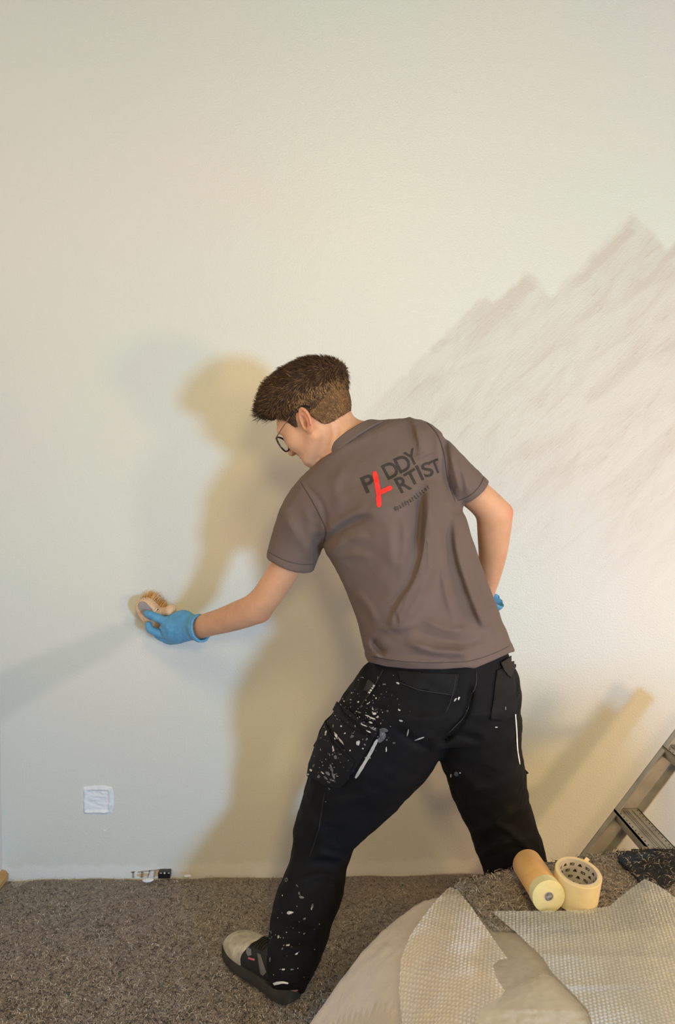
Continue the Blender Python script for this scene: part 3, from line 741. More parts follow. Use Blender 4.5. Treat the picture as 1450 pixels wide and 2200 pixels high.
def surface(name, f, lo, hi, h, mat=None, parent=None, newton=1):
    lo, hi = np.array(lo, float), np.array(hi, float); B = 8
    nb = np.maximum(1, np.ceil((hi - lo) / (h * B)).astype(int)); n = nb * B
    gi = np.stack(np.meshgrid(*[np.arange(k) for k in nb], indexing='ij'), -1).reshape(-1, 3)
    dc = f(lo + (gi + 0.5) * B * h - 0.5 * h)
    act = np.abs(dc) < B * h * 0.87 * 1.9 + 0.004
    D = np.repeat(np.repeat(np.repeat(np.where(dc < 0, -1.0, 1.0).astype(np.float32).reshape(nb), B, 0), B, 1), B, 2)
    loc = np.stack(np.meshgrid(*[np.arange(B)] * 3, indexing='ij'), -1).reshape(-1, 3)
    ab = gi[act]
    for s0 in range(0, len(ab), 600):
        g = (ab[s0:s0 + 600, None, :] * B + loc[None]).reshape(-1, 3)
        D[g[:, 0], g[:, 1], g[:, 2]] = f(lo + g * h)
    S = (D < 0)
    cnt = np.zeros(tuple(n - 1), np.int8)
    offs = [(i, j, k) for i in (0, 1) for j in (0, 1) for k in (0, 1)]
    for i, j, k in offs: cnt += S[i:n[0] - 1 + i, j:n[1] - 1 + j, k:n[2] - 1 + k]
    cells = np.argwhere((cnt > 0) & (cnt < 8)); del cnt
    vals = {o: D[cells[:, 0] + o[0], cells[:, 1] + o[1], cells[:, 2] + o[2]].astype(np.float64) for o in offs}
    acc = np.zeros((len(cells), 3)); w = np.zeros(len(cells))
    for o in offs:
        for ax in range(3):
            if o[ax]: continue
            o2 = list(o); o2[ax] = 1; o2 = tuple(o2)
            a, b = vals[o], vals[o2]; mk = (a < 0) != (b < 0)
            t = np.where(mk, a / np.where(np.abs(a - b) < 1e-12, 1, a - b), 0)
            pos = np.tile(np.array(o, float), (len(cells), 1)); pos[:, ax] = t
            acc += pos * mk[:, None]; w += mk
    verts = lo + (cells + acc / w[:, None]) * h
    idx = np.full(tuple(n), -1, np.int32); idx[cells[:, 0], cells[:, 1], cells[:, 2]] = np.arange(len(cells))
    faces = []
    for ax in range(3):
        sl0 = [slice(None)] * 3; sl1 = [slice(None)] * 3
        sl0[ax] = slice(0, -1); sl1[ax] = slice(1, None)
        s0, s1 = S[tuple(sl0)], S[tuple(sl1)]
        e = np.argwhere(s0 != s1)
        o1, o2 = (ax + 1) % 3, (ax + 2) % 3
        e = e[(e[:, o1] > 0) & (e[:, o2] > 0)]
        def at(d1, d2):
            q = e.copy(); q[:, o1] -= d1; q[:, o2] -= d2; return idx[q[:, 0], q[:, 1], q[:, 2]]
        fq = np.stack([at(0, 0), at(1, 0), at(1, 1), at(0, 1)], 1)
        neg = s0[tuple(e.T)]
        fq = np.where(neg[:, None], fq, fq[:, ::-1]); faces.append(fq[(fq >= 0).all(1)])
    faces = np.vstack(faces)
    ep = h * 0.5
    TT = np.array([[1, 1, 1], [1, -1, -1], [-1, 1, -1], [-1, -1, 1]], float)
    for _ in range(newton):
        g = np.zeros_like(verts); d = 0.0
        for tv in TT:
            fv = f(verts + tv * ep); d = d + fv / 4; g += fv[:, None] * tv
        g /= 4 * ep
        st = np.clip(d / np.maximum(np.sum(g * g, 1), 0.15), -h * 0.6, h * 0.6)
        verts = verts - g * st[:, None] * 0.9
    me = bpy.data.meshes.new(name)
    me.vertices.add(len(verts)); me.vertices.foreach_set('co', verts.astype(np.float32).ravel())
    me.loops.add(len(faces) * 4); me.loops.foreach_set('vertex_index', faces.astype(np.int32).ravel())
    me.polygons.add(len(faces)); me.polygons.foreach_set('loop_start', np.arange(0, len(faces) * 4, 4, dtype=np.int32))
    me.polygons.foreach_set('use_smooth', np.ones(len(faces), bool))
    me.update(calc_edges=True); me.validate()
    if mat: me.materials.append(mat)
    o = bpy.data.objects.new(name, me); COL.objects.link(o)
    if parent: o.parent = parent; o.matrix_parent_inverse = Matrix.Translation(-Vector(parent.location))
    return o
def newton_pass(verts, f, ep, lim):
    TT = np.array([[1, 1, 1], [1, -1, -1], [-1, 1, -1], [-1, -1, 1]], float); g = np.zeros_like(verts); d = 0.0
    for tv in TT:
        fv = f(verts + tv * ep); d = d + fv / 4; g += fv[:, None] * tv
    g /= 4 * ep
    return verts - g * np.clip(d / np.maximum(np.sum(g * g, 1), 0.15), -lim, lim)[:, None] * 0.9
def refine(o, f, sel, ep=0.0008):
    bm = bmesh.new(); bm.from_mesh(o.data); bm.verts.ensure_lookup_table()
    co = np.array([v.co[:] for v in bm.verts]); mk = sel(co)
    ed = [e for e in bm.edges if mk[e.verts[0].index] and mk[e.verts[1].index]]
    bmesh.ops.subdivide_edges(bm, edges=ed, cuts=1, use_grid_fill=True)
    bm.verts.ensure_lookup_table(); co = np.array([v.co[:] for v in bm.verts]); ix = np.where(sel(co))[0]
    vv = co[ix]
    for _ in range(2): vv = newton_pass(vv, f, ep, 0.0012)
    for i, c in zip(ix, vv): bm.verts[i].co = c
    bm.to_mesh(o.data); bm.free(); set_smooth(o.data)
def bvh_of(o):
    me = o.data
    V = np.empty(len(me.vertices) * 3); me.vertices.foreach_get('co', V)
    return BVHTree.FromPolygons([Vector(v) for v in V.reshape(-1, 3)], [tuple(p.vertices) for p in me.polygons])
def hit(bvh, px, py):
    d = Vector(ray(px, py)).normalized()
    loc, nrm, i, dist = bvh.ray_cast(Vector(CAM), d)
    return loc, nrm
def swirl(P, f, seed=0.0):
    """cheap smooth pseudo-noise in about -1..1"""
    x, y, z = P[:, 0] * f, P[:, 1] * f, P[:, 2] * f
    a = np.sin(1.7 * x + 2.1 * np.sin(0.9 * z + seed) + seed) * np.cos(1.3 * z + 1.2 * np.sin(1.1 * y + 2 * seed))
    b = np.sin(2.3 * y + 1.4 * np.sin(1.7 * x - seed) + 3 * seed) * np.cos(2.0 * z - 1.1 * x + seed)
    return 0.5 * (a + b)
def folds(P, lst):
    """raised folds along pixel polylines on the side that faces the camera; lst of (points, height, width)"""
    PX, PY = proj(P); out = np.zeros(len(P))
    for fo in lst:
        pts, amp, wid = fo[:3]; wr_ = fo[3] if len(fo) > 3 else wid
        pts = spline(np.array(pts, float), 3); n = len(pts) - 1; mg = max(wid, wr_) * 2.6
        lo_, hi_ = pts.min(0) - mg, pts.max(0) + mg
        m = np.where((PX > lo_[0]) & (PX < hi_[0]) & (PY > lo_[1]) & (PY < hi_[1]))[0]
        if not len(m): continue
        px, py = PX[m], PY[m]
        d2 = np.full(len(m), 1e9); tt = np.zeros(len(m)); sd = np.zeros(len(m))
        for i in range(n):
            a, b = pts[i], pts[i + 1]; ab = b - a
            t = np.clip(((px - a[0]) * ab[0] + (py - a[1]) * ab[1]) / (ab @ ab), 0, 1)
            q = (px - a[0] - t * ab[0]) ** 2 + (py - a[1] - t * ab[1]) ** 2
            mk = q < d2; d2 = np.where(mk, q, d2); tt = np.where(mk, (i + t) / n, tt)
            if wr_ != wid: sd = np.where(mk, (ab[0] * (py - a[1]) - ab[1] * (px - a[0])) / np.hypot(*ab), sd)
        ww = wid + (wr_ - wid) / (1 + np.exp(np.clip(sd / 5.0, -30, 30))) if wr_ != wid else wid
        env = np.clip(np.minimum(tt / 0.18, (1 - tt) / 0.22), 0, 1) ** 0.8
        out[m] += amp * np.exp(-d2 / (ww * ww)) * env
    return out
def decal(name, polys, bvh, mat, parent, off=0.0008, step=5.0, thick=0.0, maps=None):
    """flat pixel-space outlines laid onto a surface; polys: list of outlines"""
    bm = bmesh.new()
    for P in polys:
        try: bm.faces.new([bm.verts.new((x, y, 0)) for x, y in P])
        except ValueError: pass
    bmesh.ops.triangulate(bm, faces=list(bm.faces))
    return decal_bm(name, bm, bvh, mat, parent, off, step, thick)
def decal_bm(name, bm, bvh, mat, parent, off, step, thick):
    if not bm.verts: bm.free(); return None
    xs = [v.co.x for v in bm.verts]; ys = [v.co.y for v in bm.verts]
    for ax, lo_, hi_ in ((0, min(xs), max(xs)), (1, min(ys), max(ys))):
        k = math.floor(lo_ / step) + 1
        while k * step < hi_:
            co = [0, 0, 0]; no = [0, 0, 0]; co[ax] = k * step; no[ax] = 1
            bmesh.ops.bisect_plane(bm, geom=list(bm.verts) + list(bm.edges) + list(bm.faces), plane_co=co, plane_no=no)
            k += 1
    dead = []
    for v in bm.verts:
        loc, nrm = hit(bvh, v.co.x, v.co.y)
        if loc is None: dead.append(v); continue
        if nrm.dot(Vector(ray(v.co.x, v.co.y))) > 0: nrm = -nrm
        v.co = loc + nrm * off
    bmesh.ops.delete(bm, geom=dead, context='VERTS')
    if not bm.faces: bm.free(); return None
    for fc in bm.faces:
        fc.normal_update()
        if fc.normal.dot(Vector(CAM) - fc.calc_center_median()) < 0: fc.normal_flip()
    o = obj_bm(name, bm, mat, parent, True)
    if parent and parent.parent: o.matrix_parent_inverse = parent.matrix_world.inverted() if False else parent.matrix_parent_inverse.inverted() if False else Matrix.Identity(4)
    if thick:
        md = o.modifiers.new('thickness', 'SOLIDIFY'); md.thickness = thick; md.offset = -1
    return o

# ------------------------------------------------------------------ materials of the person
def cloth_mat(name, col, rough=0.9, weave=1400, var=0.12, bump=0.25, sheen=0.0):
    t = NT(name); v = t.coord()
    n = t.noise(v, 9, 4, 0.6); n2 = t.noise(v, weave, 2)
    c = t.ramp(n, [(0.3, tuple(x * (1 - var) for x in col)), (0.7, tuple(x * (1 + var) for x in col))])
    t.l(c, t.b.inputs['Base Color']); t.set(Roughness=rough); t.b.inputs['Specular IOR Level'].default_value = 0.2
    if sheen: t.b.inputs['Sheen Weight'].default_value = sheen
    t.bump(t.math('ADD', n2, t.math('MULTIPLY', t.noise(v, 120, 4, 0.6), 0.8)), bump, 0.0015); return t.m
M_shirt = cloth_mat('taupe_jersey', (0.142, 0.104, 0.091), 0.92, 1500, 0.06, 0.18, 0.05)
M_trouser = cloth_mat('black_work_cotton', (0.0055, 0.0055, 0.0068), 0.8, 1300, 0.3, 0.3)
M_pocket = cloth_mat('black_ripstop', (0.008, 0.008, 0.0095), 0.7, 1300, 0.3, 0.35)
M_edge = cloth_mat('black_piping', (0.004, 0.004, 0.005), 0.8, 1300, 0.2)
M_paint = plain('dried_white_paint', (0.48, 0.47, 0.45), 0.5, 0.5, 160)
M_smear = plain('smeared_grey_paint', (0.10, 0.10, 0.11), 0.7, 0.6, 60)
M_reflect = plain('grey_reflective_tape', (0.42, 0.42, 0.41), 0.45, 0.15, 90)
M_print = plain('black_shirt_print', (0.032, 0.026, 0.022), 0.8, 0.1, 200)
M_red = plain('red_shirt_print', (0.80, 0.028, 0.025), 0.7, 0.12, 120)
M_faint = plain('faint_shirt_print', (0.12, 0.088, 0.075), 0.85, 0.1, 200)
def glove_mat():
    t = NT('blue_nitrile'); v = t.coord(); n = t.noise(v, 60, 4)
    t.l(t.ramp(n, [(0.3, (0.075, 0.27, 0.49)), (0.7, (0.10, 0.34, 0.58))]), t.b.inputs['Base Color']); t.set(Roughness=0.5)
    t.bump(t.math('ADD', n, t.math('MULTIPLY', t.noise(v, 200, 3), 0.4)), 0.35, 0.002); return t.m
M_glove = glove_mat()
def skin_mat():
    t = NT('skin'); v = t.coord(); n = t.noise(v, 22, 4, 0.6); n2 = t.noise(v, 900, 2)
    c = t.ramp(n, [(0.3, (0.57, 0.305, 0.175)), (0.7, (0.65, 0.365, 0.22))])
    at = t.n('ShaderNodeAttribute', attribute_name='flush')
    c = t.mix(at.outputs['Fac'], c, (0.66, 0.20, 0.13))
    at2 = t.n('ShaderNodeAttribute', attribute_name='stubble')
    c = t.mix(t.math('MULTIPLY', at2.outputs['Fac'], 0.8), c, (0.13, 0.08, 0.05))
    t.l(c, t.b.inputs['Base Color']); t.set(Roughness=0.55); t.b.inputs['Specular IOR Level'].default_value = 0.35
    t.b.inputs['Subsurface Weight'].default_value = 0.12; t.b.inputs['Subsurface Radius'].default_value = (0.012, 0.005, 0.003)
    t.b.inputs['Subsurface Scale'].default_value = 0.6
    t.bump(t.math('ADD', t.math('MULTIPLY', n2, 0.5), t.noise(v, 160, 3)), 0.08, 0.001); return t.m
M_skin = skin_mat()
M_hair = plain('dark_brown_hair', (0.050, 0.027, 0.014), 0.8, 0.35, 70, spec=0.2)
M_hair2 = plain('mid_brown_hair', (0.125, 0.068, 0.030), 0.8, 0.3, 70, spec=0.2)
M_hair3 = plain('golden_brown_hair', (0.27, 0.155, 0.065), 0.7, 0.3, 70, spec=0.3)

# ------------------------------------------------------------------ the painter
foot_pt = QZ(600, 2120, 0.0)
person = empty('person', (0.05, -0.50, 0.0))
tag(person, 'person in taupe printed t-shirt and paint-spattered black work trousers leaning to brush the wall', 'person')

# --- shared volumes
T_torso = Tube(rpx([
    (808, 1490, 1112, 1475, (-0.51, -0.55), 0.135),
    (797, 1440, 1108, 1425, (-0.51, -0.55), 0.135),
    (786, 1395, 1099, 1385, (-0.51, -0.55), 0.132),
    (776, 1340, 1078, 1332, (-0.50, -0.54), 0.126),
    (752, 1285, 1053, 1272, (-0.49, -0.53), 0.120),
    (722, 1222, 1027, 1200, (-0.48, -0.52), 0.120),
    (692, 1168, 1002, 1130, (-0.47, -0.52), 0.124),
    (664, 1112, 980, 1062, (-0.46, -0.52), 0.124),
    (650, 1066, 962, 996, (-0.455, -0.52), 0.112),
    (655, 1026, 938, 938, (-0.455, -0.51), 0.092),
    (677, 996, 880, 901, (-0.46, -0.50), 0.078),
    (700, 976, 812, 903, (-0.465, -0.49), 0.066)]), sub=3, e=2.06)
T_slL = Tube(rpx([(700, 1000, 760, 1110, -0.47, 0.085), (646, 1028, 722, 1140, -0.455, 0.085), (612, 1072, 702, 1160, -0.445, 0.080),
    (593, 1120, 691, 1182, -0.435, 0.075), (581, 1160, 683, 1203, -0.43, 0.070), (573, 1194, 673, 1226, -0.425, 0.066)]), sub=4)
T_slR = Tube(rpx([(880, 900, 900, 1020, -0.505, 0.085), (925, 912, 938, 1040, -0.505, 0.082), (966, 950, 962, 1062, -0.505, 0.078),
    (1004, 990, 972, 1076, -0.505, 0.074), (1030, 1015, 980, 1083, -0.505, 0.068), (1048, 1034, 988, 1085, -0.505, 0.064)]), sub=4)
T_armL = Tube(rpx([(640, 1080, 705, 1120, -0.45, 0.052), (606, 1150, 672, 1180, -0.435, 0.050), (584, 1203, 647, 1226, -0.425, 0.047),
    (562, 1240, 622, 1266, -0.405, 0.043), (543, 1268, 599, 1298, -0.385, 0.041), (520, 1288, 574, 1326, -0.355, 0.041),
    (492, 1300, 540, 1341, -0.305, 0.040), (462, 1312, 500, 1353, -0.25, 0.037), (437, 1319, 463, 1363, -0.205, 0.032),
    (424, 1323, 438, 1371, -0.178, 0.027), (412, 1326, 420, 1372, -0.155, 0.025)]), sub=4)
T_armR = Tube(rpx([(955, 950, 955, 1040, -0.505, 0.048), (1000, 995, 975, 1070, -0.505, 0.048), (1043, 1036, 997, 1087, -0.505, 0.045),
    (1072, 1062, 1012, 1100, -0.50, 0.042), (1092, 1084, 1022, 1112, -0.495, 0.040), (1099, 1112, 1025, 1124, -0.485, 0.040),
    (1095, 1150, 1026, 1150, -0.465, 0.042), (1088, 1190, 1028, 1186, -0.44, 0.039), (1076, 1234, 1029, 1228, -0.41, 0.034),
    (1062, 1275, 1031, 1266, -0.385, 0.029), (1050, 1305, 1022, 1295, -0.365, 0.026)]), sub=4)
T_legL = Tube(rpx([(775, 1462, 1010, 1470, -0.54, 0.135), (716, 1540, 965, 1560, -0.50, 0.132), (688, 1590, 935, 1625, -0.475, 0.125),
    (668, 1650, 888, 1678, -0.44, 0.112), (652, 1710, 838, 1730, -0.41, 0.100), (632, 1775, 782, 1788, -0.385, 0.090),
    (628, 1825, 757, 1826, -0.385, 0.086), (612, 1875, 745, 1880, -0.41, 0.084), (588, 1940, 730, 1945, -0.455, 0.082),
    (577, 2000, 710, 2003, -0.50, 0.078), (573, 2045, 690, 2058, -0.550, 0.078), (576, 2090, 668, 2106, -0.585, 0.080), (584, 2120, 656, 2132, -0.603, 0.074)]), sub=4, e=2.1)
T_legR = Tube(rpx([(905, 1462, 1110, 1452, -0.545, 0.125), (922, 1540, 1116, 1530, -0.50, 0.120), (936, 1606, 1119, 1600, -0.46, 0.112),
    (956, 1662, 1127, 1655, -0.425, 0.102), (976, 1722, 1133, 1708, -0.39, 0.094), (1001, 1768, 1148, 1760, -0.365, 0.088),
    (1022, 1826, 1166, 1816, -0.365, 0.084), (1040, 1874, 1178, 1868, -0.375, 0.080), (1052, 1930, 1182, 1925, -0.39, 0.076),
    (1060, 1985, 1172, 1985, -0.405, 0.070), (1066, 2022, 1160, 2024, -0.41, 0.064)]), sub=4, e=2.1)
T_pelvis = Tube(rpx([(830, 1370, 1075, 1365, (-0.51, -0.55), 0.118), (806, 1420, 1094, 1408, (-0.515, -0.55), 0.122), (784, 1456, 1107, 1448, (-0.515, -0.55), 0.128),
    (772, 1500, 1112, 1495, (-0.51, -0.54), 0.130), (800, 1550, 1090, 1545, (-0.50, -0.52), 0.115)]), sub=3, e=2.2)

# --- head frame
HF = np.array([-0.725, 0.43, -0.54]); HF /= np.linalg.norm(HF)
HU = np.array([0, 0, 1.0]) - HF * HF[2]; HU /= np.linalg.norm(HU)
HL = np.cross(HU, HF)
HM = np.stack([HF, HL, HU], 1)              # world -> local: q = (P-HO) @ HM
HO = Q(653, 911, -0.545) - 0.076 * HL
def hw(f, l, u): return HO + HF * f + HL * l + HU * u
cran = Ball((-0.006, 0, 0.045), (0.096, 0.0745, 0.086))
T_neck = Tube(rpx([(668, 912, 735, 872, -0.475, 0.052), (684, 952, 752, 890, -0.478, 0.054), (702, 982, 786, 908, -0.482, 0.058), (722, 1012, 842, 918, -0.488, 0.066)]), sub=3)
def f_head(PA):
    out = np.full(len(PA), FAR); mm = np.where(np.sum((PA - HO - HU * 0.02) ** 2, 1) < 0.22 ** 2)[0]
    if not len(mm): return out
    q = (PA[mm] - HO) @ HM
    d = cran(q)
    d = smin(d, Ball((0.036, 0, -0.008), (0.050, 0.058, 0.056))(q), 0.03)
    d = smin(d, Ball((0.055, 0, 0.035), (0.038, 0.058, 0.045))(q), 0.025)        # brow / forehead
    for s in (-1, 1):
        d = smin(d, Capsule((0.002, s * 0.055, -0.030), (0.058, s * 0.022, -0.054), 0.016, 0.014)(q), 0.025)   # jaw
        d = smin(d, Ball((0.056, s * 0.036, -0.008), (0.026, 0.024, 0.022))(q), 0.02)   # cheekbone
        d = smin(d, Ball((0.080, s * 0.030, 0.036), (0.010, 0.022, 0.007))(q), 0.014)
        d = smax(d, -Ball((0.094, s * 0.031, 0.018), (0.014, 0.017, 0.012))(q), 0.012)  # eye socket
        d = smin(d, Ball((0.077, s * 0.031, 0.016), 0.0125)(q), 0.004)                   # eyeball / lid
    d = smin(d, Ball((0.068, 0, -0.057), (0.017, 0.021, 0.014))(q), 0.018)      # chin
    d = smin(d, Capsule((0.088, 0, 0.026), (0.104, 0, -0.010), 0.0075, 0.0100)(q), 0.012)   # nose
    for s in (-1, 1): d = smin(d, Ball((0.096, s * 0.012, -0.013), (0.009, 0.007, 0.007))(q), 0.006)
    d = smin(d, Ball((0.084, 0, -0.029), (0.007, 0.018, 0.0045))(q), 0.005)
    d = smin(d, Ball((0.082, 0, -0.038), (0.007, 0.016, 0.005))(q), 0.005)
    for s in (-1, 1):                                                            # ears
        ca, sa = math.cos(0.22), math.sin(0.22)
        e = np.stack([(q[:, 0] + 0.010), (q[:, 1] * s - 0.077), (q[:, 2] - 0.004)], 1)
        e = np.stack([e[:, 0] * ca + e[:, 2] * sa * 0.5, e[:, 1] + e[:, 0] * 0.45, e[:, 2]], 1)
        rr = np.sqrt((e[:, 0] / 0.0175) ** 2 + ((e[:, 2]) / 0.030) ** 2)
        disc = Ball((0, -0.001, 0), (0.0185, 0.0075, 0.0315))(e)
        rim = np.sqrt(((rr - 0.90) * 0.021) ** 2 + (e[:, 1] - 0.0035) ** 2) - 0.0034
        rim = np.maximum(rim, -(e[:, 2] + 0.020))
        ant = np.sqrt(((np.sqrt(((e[:, 0] - 0.004) / 0.011) ** 2 + ((e[:, 2] + 0.002) / 0.018) ** 2) - 0.9) * 0.013) ** 2 + (e[:, 1] - 0.003) ** 2) - 0.0024
        ant = np.maximum(ant, e[:, 0] - 0.004)
        lobe = Ball((0.004, 0.0, -0.024), (0.0085, 0.0045, 0.0095))(e)
        ear = smax(disc, -Ball((0.005, 0.0085, -0.003), (0.0095, 0.0100, 0.0145))(e), 0.003)
        ear = smax(ear, -Ball((-0.001, 0.009, 0.013), (0.011, 0.0065, 0.0085))(e), 0.003)
        ear = smin(smin(smin(ear, rim, 0.0025), ant, 0.0025), lobe, 0.004)
        ear = smin(ear, Ball((0.0125, 0.003, -0.003), (0.0035, 0.0045, 0.006))(e), 0.003)
        d = smin(d, ear, 0.004)
        d = smax(d, -Ball((-0.003, s * 0.078, -0.003), (0.0055, 0.012, 0.0075))(q), 0.003)
    out[mm] = d
    return out
def f_body(P):
    d = smin(f_head(P), T_neck(P), 0.022)
    # neck tendons
    d = smin(d, T_in(P), 0.03)
    d = smin(d, T_armL(P), 0.02); d = smin(d, T_armR(P), 0.02)
    d = smin(d, ELB_L(P), 0.022); d = smin(d, ELB_R(P), 0.018)
    d = smin(d, LEG_Li(P), 0.02); d = smin(d, LEG_Ri(P), 0.02)
    d = smin(d, HAND_R(P), 0.015)
    d -= folds(P, [([(712, 905), (716, 935), (706, 968)], 0.0022, 5), ([(728, 905), (735, 930), (722, 955)], 0.0018, 5), ([(535, 1290), (555, 1300), (560, 1312)], 0.0012, 6)])
    return d
T_in = T_torso.scaled(0.86, 0.82)
ELB_L = Ball(Q(562, 1316, -0.358), 0.019); ELB_R = Ball(Q(1088, 1098, -0.490), 0.0125)
LEG_Li = T_legL.scaled(0.6, 0.5); LEG_Ri = T_legR.scaled(0.6, 0.5)
HAND_R = Capsule(Q(1036, 1300, -0.37), Q(985, 1345, -0.345), 0.024, 0.028)
body = surface('body', f_body, (-0.56, -0.74, -0.02), (0.66, -0.10, 1.68), 0.0042, M_skin, person)
refine(body, f_body, lambda c: np.sum((c - hw(0.03, 0.03, 0.0)) ** 2, 1) < 0.10 ** 2)
me = body.data; V = np.empty(len(me.vertices) * 3); me.vertices.foreach_get('co', V); V = V.reshape(-1, 3)
q = (V - HO) @ HM
fl = 0.55 * np.exp(-(((q[:, 0] + 0.012) / 0.03) ** 2 + ((np.abs(q[:, 1]) - 0.085) / 0.012) ** 2 + (q[:, 2] / 0.04) ** 2))
fl += 0.55 * np.exp(-np.sum((V - Q(566, 1322, -0.37)) ** 2, 1) / 0.022 ** 2) + 0.75 * np.exp(-np.sum((V - Q(1097, 1100, -0.50)) ** 2, 1) / 0.020 ** 2)
st = np.exp(-(((q[:, 0] - 0.022) / 0.010) ** 2 + ((q[:, 2] - 0.018) / 0.020) ** 2)) * (np.abs(q[:, 1]) > 0.05) * (np.abs(q[:, 1]) < 0.085)
for nm, arr in (('flush', fl), ('stubble', st)):
    a = me.attributes.new(nm, 'FLOAT', 'POINT'); a.data.foreach_set('value', arr.astype(np.float32))

# --- hair: close-cropped cap with thousands of strands
hl_f = [-0.11, -0.085, -0.05, -0.030, -0.018, 0.004, 0.014, 0.022, 0.032, 0.045, 0.056, 0.066, 0.10]
hl_u = [-0.045, -0.042, -0.036, -0.020, 0.022, 0.036, 0.026, 0.004, 0.012, 0.046, 0.060, 0.080, 0.098]
def hair_th(q):
    up = np.clip((q[:, 2] - 0.030) / 0.075, 0, 1); fr = np.clip((q[:, 0] + 0.02) / 0.08, 0, 1)
    return 0.0045 + 0.032 * up * up * (3 - 2 * up) + 0.012 * up * fr * (1 - 0.3 * fr)
def f_hair(P):
    q = (P - HO) @ HM
    c = Ball((-0.004, 0, 0.046), (0.097, 0.0755, 0.087))(q)
    reg = np.interp(q[:, 0], hl_f, hl_u) - q[:, 2]
    d = smax(c - hair_th(q), reg, 0.008)
    return d - 0.0022 * swirl(q, 75, 1.0) * np.clip((q[:, 2] - 0.02) / 0.05, 0.1, 1)
hair = surface('hair', f_hair, HO - 0.17, HO + 0.19, 0.003, M_hair, person)
hv = np.empty(len(hair.data.vertices) * 3); hair.data.vertices.foreach_get('co', hv); hv = hv.reshape(-1, 3)
hn = np.empty(len(hair.data.vertices) * 3); hair.data.vertices.foreach_get('normal', hn); hn = hn.reshape(-1, 3)
hq = (hv - HO) @ HM; hnl = hn @ HM
hair.data.materials.append(M_hair2)
hc_ = np.array([p_.center[:] for p_ in hair.data.polygons]); hcq = (hc_ - HO) @ HM
hair.data.polygons.foreach_set('material_index', ((hcq[:, 2] < 0.035 + 0.02 * np.sin(hcq[:, 1] * 60)) & (hcq[:, 0] < 0.01)).astype(np.int32))
ok = np.where(hnl @ np.array([0, 0, 1.0]) > -0.75)[0]
SV, SF, SM = [], [], []
for k in np.random.choice(ok, 17000):
    p, nl = hq[k], hnl[k]
    up = max(0.0, min(1.0, (p[2] - 0.03) / 0.06))
    L = (0.007 + 0.017 * up + 0.006 * up * max(0, p[0] / 0.08)) * random.uniform(0.7, 1.25)
    fwd_ = max(0.0, min(1.0, (p[0] - 0.02) / 0.06))
    flow = np.array([0.75 - 0.35 * fwd_, 0.0, 0.25 + 0.3 * fwd_]) * up + np.array([-0.25, 0.0, -1.0]) * (1 - up)
    flow = flow + np.array([random.gauss(0, .22), random.gauss(0, .22), random.gauss(0, .18)])
    flow -= nl * (flow @ nl) * 0.9
    d = flow / (np.linalg.norm(flow) + 1e-6) + nl * (0.45 + 0.55 * up * random.random())
    d /= np.linalg.norm(d)
    side = np.cross(d, nl); side /= np.linalg.norm(side) + 1e-9
    w = random.uniform(0.0006, 0.0012)
    b0 = len(SV); bend = -nl * 0.25 * L + np.array([0, 0, -0.1]) * L
    for t_, ww in ((0, 1.0), (0.55, 0.8), (1.0, 0.08)):
        c = p - nl * 0.0015 + d * L * t_ + bend * t_ * t_
        SV.append(HO + HM @ (c - side * w * ww)); SV.append(HO + HM @ (c + side * w * ww))
    mi = 0 if random.random() < 0.55 + 0.25 * up else 1
    if up < 0.6 and p[0] < 0.0 and random.random() < 0.75 - 0.7 * up: mi = 2
    elif up < 0.5 and random.random() < 0.4: mi = 1
    for s_ in range(2):
        SF.append((b0 + 2 * s_, b0 + 2 * s_ + 1, b0 + 2 * s_ + 3, b0 + 2 * s_ + 2)); SM.append(mi)
strands = obj_from('strand', SV, SF, None, None, False)
strands.parent = hair; strands['kind'] = 'stuff'
strands.matrix_parent_inverse = Matrix.Translation(-Vector(person.location)).inverted() @ Matrix.Translation(-Vector(person.location))
for mt in (M_hair, M_hair2, M_hair3): strands.data.materials.append(mt)
strands.data.polygons.foreach_set('material_index', SM)

